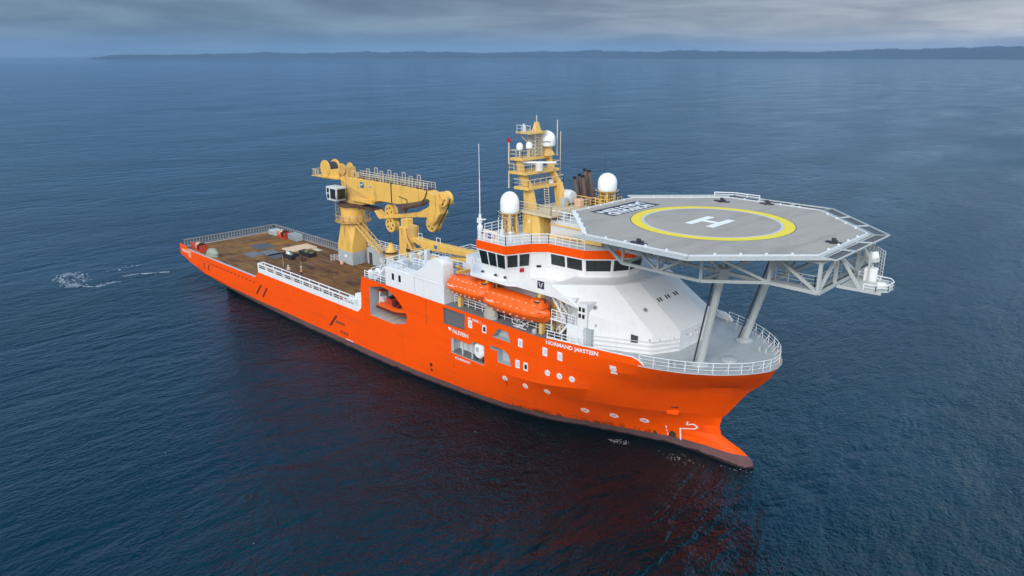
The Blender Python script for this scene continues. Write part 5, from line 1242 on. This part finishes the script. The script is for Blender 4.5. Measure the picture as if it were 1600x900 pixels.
for x0 in (86.6, 88.2):
    mb = MB(); mb.bar((x0, -8.2, 15.6), (x0 + 1.6, -9.2, 16.3), .2); mb.lathe((x0 + .8, -8.6, 16.2), [(.01, -.3), (.35, -.3), (.35, .3), (.01, .3)], 10, 'y'); mb.bar((x0 + 1.6, -9.2, 16.6), (x0 + 1.6, -9.2, 15.3), .12); mb.build('davit_winch', M['yellow_dirty'], ship)
MB().rail([(82.0, -9.0, 12.08), (98.6, -9.0, 12.08)], 1.1, 3, 1.3, .035).build('deck_railing', M['white_rail'], ship)
MB().bar((98.6, -7.6, 12.07), (98.6, -7.6, 16.9), .4).build('pillar', M['mast'], ship)
# hose reel standing in the side opening, its white drum flush with the plating
mb = MB(); mb.lathe((87.75, -10.15, 7.25), [(.01, -.35), (.85, -.33), (.85, .5), (.01, .5)], 20, 'y'); mb.box(86.95, 88.55, -10.45, -9.7, 6.9, 8.3)
rl = mb.build('hose_reel', M['white'], ship, bevel=.25); MB().box(87.5, 87.9, -10.52, -10.44, 7.4, 8.0).build('hose_reel_label', M['grey'], rl)
mb = MB(); mb.box(87.0, 87.3, -10.3, -9.8, 5.95, 6.9); mb.box(88.2, 88.5, -10.3, -9.8, 5.95, 6.9); mb.build('reel_foot', M['dark'], ship)
mb = MB(); mb.box(82.85, 88.8, -9.05, -9.0, 6.0, 8.0)
for x in (83.0, 84.8, 86.6): mb.box(x - .07, x + .07, -10.4, -10.25, 5.96, 8.0)
mb.build('opening_frame', M['lightgrey'], ship)
MB().box(82.85, 88.85, -10.42, -9.1, 5.96, 6.15).build('opening_sill', M['steelplate'], ship)

def stand(o, label, cat, group=None): return solo(o, label, cat, group)
# tarpaulin-covered gear and a heap of white frames on the boat deck
def lump(name, x, y, z, a, b, h, mat, label, cat, seed):
    rr = random.Random(seed); mb = MB(); n = 14; rings = []
    for k, (f, zz) in enumerate(((1.0, 0), (1.02, .25), (.95, .55), (.72, .85), (.35, 1.0), (.05, 1.02))):
        rings.append([(x + a * f * math.cos(2 * math.pi * i / n) * rr.uniform(.88, 1.1), y + b * f * math.sin(2 * math.pi * i / n) * rr.uniform(.88, 1.1), z + h * zz * rr.uniform(.93, 1.07) if k else z) for i in range(n)])
    return stand(mb.loft(rings).build(name, M[mat], None, smooth=25), label, cat)
lump('tarp_covered_gear', 89.4, -9.85, 12.08, 1.05, .55, 1.45, 'canvas', 'stone grey canvas-covered gear on the boat deck below the two lifeboats', 'covered gear', 5)
rr = random.Random(21); mb = MB()
for k in range(26):
    p = Vector((rr.uniform(93.2, 95.2), rr.uniform(-10.2, -9.4), rr.uniform(12.15, 13.1))); d = Vector((rr.uniform(-1, 1), rr.uniform(-.5, .5), rr.uniform(-.6, .6))).normalized() * rr.uniform(.4, .9); mb.bar(p - d / 2, p + d / 2, .06)
mb.bar((93.2, -9.8, 12.1), (95.2, -9.8, 12.1), .1); stand(mb.build('embarkation_ladder', M['white_rail'], None), 'tangled white embarkation ladder heaped on the deck under the longer lifeboat', 'ladder')
mb = MB(); mb.lathe((96.6, -9.9, 12.08), [(.3, 0), (.3, .35), (.2, .5), (.01, .55)], 10); stand(mb.build('deck_float', M['grey'], None), 'small grey round fitting on the boat deck edge near the stair tower', 'fitting')

# rescue boat inside the bay
rb = thing('rescue_boat', 'small orange open rescue boat hanging in the opening in the ship side', 'boat', (70.4, -8.3, 8.2))
def rbr(t, b, zb, zt): x = 67.2 + t * 7.0; return [(x, -8.3 + a, c) for a, c in ((0, zb), (b * .7, zb + .2), (b, zb + .6), (b, zt), (b * .7, zt + .05), (-b * .7, zt + .05), (-b, zt), (-b, zb + .6), (-b * .7, zb + .2))]
MB().loft([rbr(0, 1.05, 8.25, 9.25), rbr(.1, 1.2, 8.1, 9.25), rbr(.6, 1.2, 8.1, 9.3), rbr(.85, .8, 8.3, 9.45), rbr(1, .15, 8.8, 9.6)]).build('boat_hull', M['lifeboat'], rb, smooth=40)
mb = MB(); mb.path([(67.2, -9.45, 8.75), (71.4, -9.55, 8.75), (73.2, -9.15, 8.9), (74.2, -8.4, 9.3)], .17, 8); mb.build('fender', M['darkred'], rb)
MB().box(68.7, 69.9, -8.9, -7.7, 9.2, 10.2).build('console', M['red'], rb, bevel=.08); MB().box(69.3, 69.8, -8.8, -7.9, 10.15, 10.6).build('windscreen', M['glass'], rb)
for x in (70.6, 71.5): MB().box(x - .3, x + .3, -9.05, -7.6, 9.25, 9.95).build('seat', M['darkred'], rb, bevel=.06)
mb = MB(); mb.path([(67.5, -9.2, 9.2), (67.6, -9.1, 10.9), (67.6, -7.5, 10.9), (67.5, -7.4, 9.2)], .08); mb.build('roll_bar', M['white'], rb)
MB().box(66.95, 67.6, -8.7, -7.9, 8.6, 10.0).build('outboard_motor', M['white'], rb, bevel=.08); MB().box(66.9, 67.9, -9.0, -7.8, 10.9, 11.05).build('canopy', M['red'], rb)

rb.location = (69.2, -8.6, 7.45)
# life raft canisters at the forward end of the cargo rail
def raft(x, y, z, label):
    o = thing('life_raft', label, 'life raft', (x, y, z), 'white life raft canisters')
    MB().lathe((x, y, z + .55), [(.01, -.78), (.36, -.74), (.5, -.6), (.5, -.04), (.54, -.03), (.54, .03), (.5, .04), (.5, .6), (.36, .74), (.01, .78)], 18, 'x').build('canister', M['radome'], o, smooth=40)
    mb = MB()
    for q in (-.4, .4): mb.box(x + q - .06, x + q + .06, y - .5, y + .5, z, z + .16); mb.bar((x + q, y - .5, z), (x + q, y - .42, z + .5), .07); mb.bar((x + q, y + .5, z), (x + q, y + .42, z + .5), .07)
    mb.build('cradle', M['grey'], o)
    mb = MB()
    for q in (-.3, .3): mb.lathe((x + q, y, z + .55), [(.505, -.04), (.515, -.04), (.515, .04), (.505, .04)], 18, 'x')
    mb.build('strap', M['dark'], o)
mb = MB(); mb.box(57.2, 62.9, -10.2, -8.6, 6.9, 7.0); mb.build('raft_platform', M['lightgrey'], ship)
raft(59.9, -9.7, 7.0, 'lowest of the white life raft canisters, nearest the cargo rail'); raft(61.4, -9.2, 7.75, 'middle white life raft canister, between the low one and the topmost')
raft(62.3, -8.9, 8.75, 'topmost white life raft canister, against the orange hull end')
MB().box(60.6, 63.1, -9.7, -8.4, 7.0, 8.72).build('raft_stand', M['white_rail'], ship)
mb = MB()
for k in range(6): a = 2 * math.pi * k / 6; mb.bar((57.3, -9.9, 7.6), (57.3 + .5 * math.cos(a), -9.95, 7.6 + .5 * math.sin(a)), .16)
mb.lathe((57.3, -9.85, 7.6), [(.2, -.12), (.2, .12), (.01, .14)], 8, 'y'); mb.box(57.2, 57.4, -9.9, -9.8, 6.95, 7.5); stand(mb.build('valve_wheel', M['crimson'], None), 'red spoked wheel by the white cargo rail next to the life rafts', 'wheel')

# deck cargo
def plank(x0, x1, y0, y1, z, h, mat, label, group):
    o = MB().box(x0, x1, y0, y1, z, z + h).build('plywood_panel', M[mat], None, bevel=.02); return stand(o, label, 'panel', group)
PL = ['pale plywood panel nearest the ship side, in the row of four', 'second pale plywood panel from the starboard side, in the row of four', 'third pale plywood panel from the starboard side, in the row of four', 'pale plywood panel at the crane end of the row of four']
for k in range(4): plank(16.7 + .05 * (k % 2), 20.7 + .05 * (k % 2), 2.75 + k * 1.42, 4.1 + k * 1.42, 5.24, .22, 'plywood', PL[k], 'pale plywood panels on the cargo deck')
plank(20.9, 23.3, 6.9, 8.0, 5.24, .06, 'beige', 'brownish board lying flat beside the row of pale panels', 'pale plywood panels on the cargo deck')
def crate(x0, x1, y0, y1, z, h, mat, name, label, fill=None):
    o = thing(name, label, 'crate', ((x0 + x1) / 2, (y0 + y1) / 2, z)); mb = MB()
    mb.box(x0, x1, y0, y0 + .1, z, z + h); mb.box(x0, x1, y1 - .1, y1, z, z + h); mb.box(x0, x0 + .1, y0 + .1, y1 - .1, z, z + h); mb.box(x1 - .1, x1, y0 + .1, y1 - .1, z, z + h); mb.box(x0 + .1, x1 - .1, y0 + .1, y1 - .1, z, z + .1); mb.build('frame', M[mat], o)
    r = random.Random(int(x0 * 10)); 
    for k in range(4):
        m_ = fill[k % len(fill)]; cx = x0 + (x1 - x0) * (k + .5) / 4; w = (x1 - x0) / 9
        MB().lathe((cx, (y0 + y1) / 2 + r.uniform(-.2, .2), z + .1), [(w, 0), (w * 1.05, h * .6), (w * .7, h * 1.05), (.01, h * 1.1)], 9).build('bundle', M[m_], o)
    return o
crate(22.2, 25.6, -.2, 1.5, 5.24, .9, 'black', 'cargo_basket', 'low black cargo basket holding a pale bundle, beside the plywood panels', ['lightgrey', 'radome', 'tarp', 'dark'])
crate(22.6, 26.6, 3.1, 4.6, 5.24, .8, 'black', 'cargo_basket', 'low black cargo basket with green netting, nearer the crane base', ['dark', 'green', 'dark', 'green'])
crate(26.3, 28.2, .3, 1.4, 5.24, .7, 'rust', 'cargo_tray', 'small rust brown tray forward of the black baskets on the deck', ['rust', 'dark', 'darkred', 'rust'])
lump('covered_tugger', 11.6, -9.0, 5.24, 2.0, .95, 1.35, 'tarp', 'greenish tarpaulin-covered gear beside the red winch at the stern', 'covered gear', 9)
mb = MB(); mb.lathe((34.6, 5.0, 5.24), [(.32, 0), (.32, .5), (.2, .62), (.01, .64)], 10); stand(mb.build('small_drum', M['peach'], None), 'small orange drum at the foot of the crane base', 'drum')
# slim posts standing on the deck inside the rail
for x, y in ((28.6, -3.6), (34.6, -3.4)): MB().tube((x, y, 5.24), (x, y, 7.4), .03, 6).build('deck_post', M['beige'], ship)

# ---- two people on the cargo deck
def person(x, y, z, face, jacket, trousers, helmet, label, lean=0.0):
    o = thing('person', label, 'person', (x, y, z)); rot = Matrix.Rotation(face, 3, 'Z')
    J = {'pel': (0, 0, .95, .155, .13), 'sp': (lean * .3, 0, 1.2, .16, .12), 'ch': (lean * .6, 0, 1.40, .18, .125), 'nk': (lean * .8, 0, 1.54, .06, .06), 'hd': (lean, 0, 1.68, .105, .12), 'hd2': (lean, 0, 1.78, .08, .09),
         'hl': (0, .1, .9, .11, .11), 'kl': (.06, .11, .5, .075, .075), 'al': (-.02, .12, .09, .05, .05), 'tl': (.14, .13, .04, .045, .035),
         'hr': (0, -.1, .9, .11, .11), 'kr': (-.02, -.11, .5, .075, .075), 'ar': (-.1, -.12, .09, .05, .05), 'tr': (.06, -.13, .04, .045, .035),
         'sl': (lean * .6, .2, 1.42, .075, .075), 'el': (.03, .27, 1.14, .055, .055), 'wl': (.2, .24, .95, .04, .04), 'fl': (.28, .23, .9, .045, .03),
         'sr': (lean * .6, -.2, 1.42, .075, .075), 'er': (.06, -.26, 1.14, .055, .055), 'wr': (.26, -.2, 1.02, .04, .04), 'fr': (.34, -.19, .99, .045, .03)}
    names = list(J); E_ = [('pel', 'sp'), ('sp', 'ch'), ('ch', 'nk'), ('nk', 'hd'), ('hd', 'hd2'), ('pel', 'hl'), ('hl', 'kl'), ('kl', 'al'), ('al', 'tl'), ('pel', 'hr'), ('hr', 'kr'), ('kr', 'ar'), ('ar', 'tr'), ('ch', 'sl'), ('sl', 'el'), ('el', 'wl'), ('wl', 'fl'), ('ch', 'sr'), ('sr', 'er'), ('er', 'wr'), ('wr', 'fr')]
    me = bpy.data.meshes.new('body'); me.from_pydata([tuple(rot @ Vector(J[n][:3])) for n in names], [(names.index(a), names.index(b)) for a, b in E_], [])
    ob = bpy.data.objects.new('body', me); COL.objects.link(ob); sk = ob.modifiers.new('s', 'SKIN'); ob.modifiers.new('d', 'SUBSURF').levels = 1
    for i, n in enumerate(names): me.skin_vertices[0].data[i].radius = J[n][3:]; me.skin_vertices[0].data[i].use_root = (i == 0)
    dg = bpy.context.evaluated_depsgraph_get(); m2 = bpy.data.meshes.new_from_object(ob.evaluated_get(dg)); bpy.data.objects.remove(ob)
    m2.materials.clear()
    for m_ in (jacket, trousers, M['skin'], M['black']): m2.materials.append(m_)
    for p in m2.polygons:
        c = rot.inverted() @ p.center; p.material_index = 3 if c.z < .13 else 1 if c.z < .92 and abs(c.y) < .2 else 2 if (c.z > 1.55 or c.x > .24) else 0
    m2.polygons.foreach_set('use_smooth', [True] * len(m2.polygons)); bd = link('body', m2, o)
    hm_ = MB().lathe((x + (rot @ Vector((lean, 0, 0))).x, y + (rot @ Vector((lean, 0, 0))).y, z + 1.72), [(.15, 0), (.135, .03), (.13, .1), (.09, .16), (.01, .18)], 12).build('helmet', helmet, o, smooth=50)
    return o
M['skin'] = paint('skin', (.5, .3, .2), .6, .05, amt=0); M['jacket'] = paint('tan_work_jacket', (.62, .42, .20), .8, .1, amt=.1); M['jacket_pale'] = paint('pale_work_jacket', (.68, .55, .42), .8, .1, amt=.1); M['trousers'] = paint('dark_work_trousers', (.10, .05, .04), .85, .2, amt=0); M['helmet'] = paint('pale_helmet', (.75, .66, .5), .4, .05, amt=0)
person(36.7, -4.6, 5.24, R(200), M['jacket'], M['trousers'], M['helmet'], 'person in tan jacket and dark trousers, nearer the bow of the two on deck', .05)
person(34.2, -5.7, 5.24, R(-30), M['jacket_pale'], M['trousers'], M['helmet'], 'person in a pale work jacket standing behind the after end of the white rail', .03)
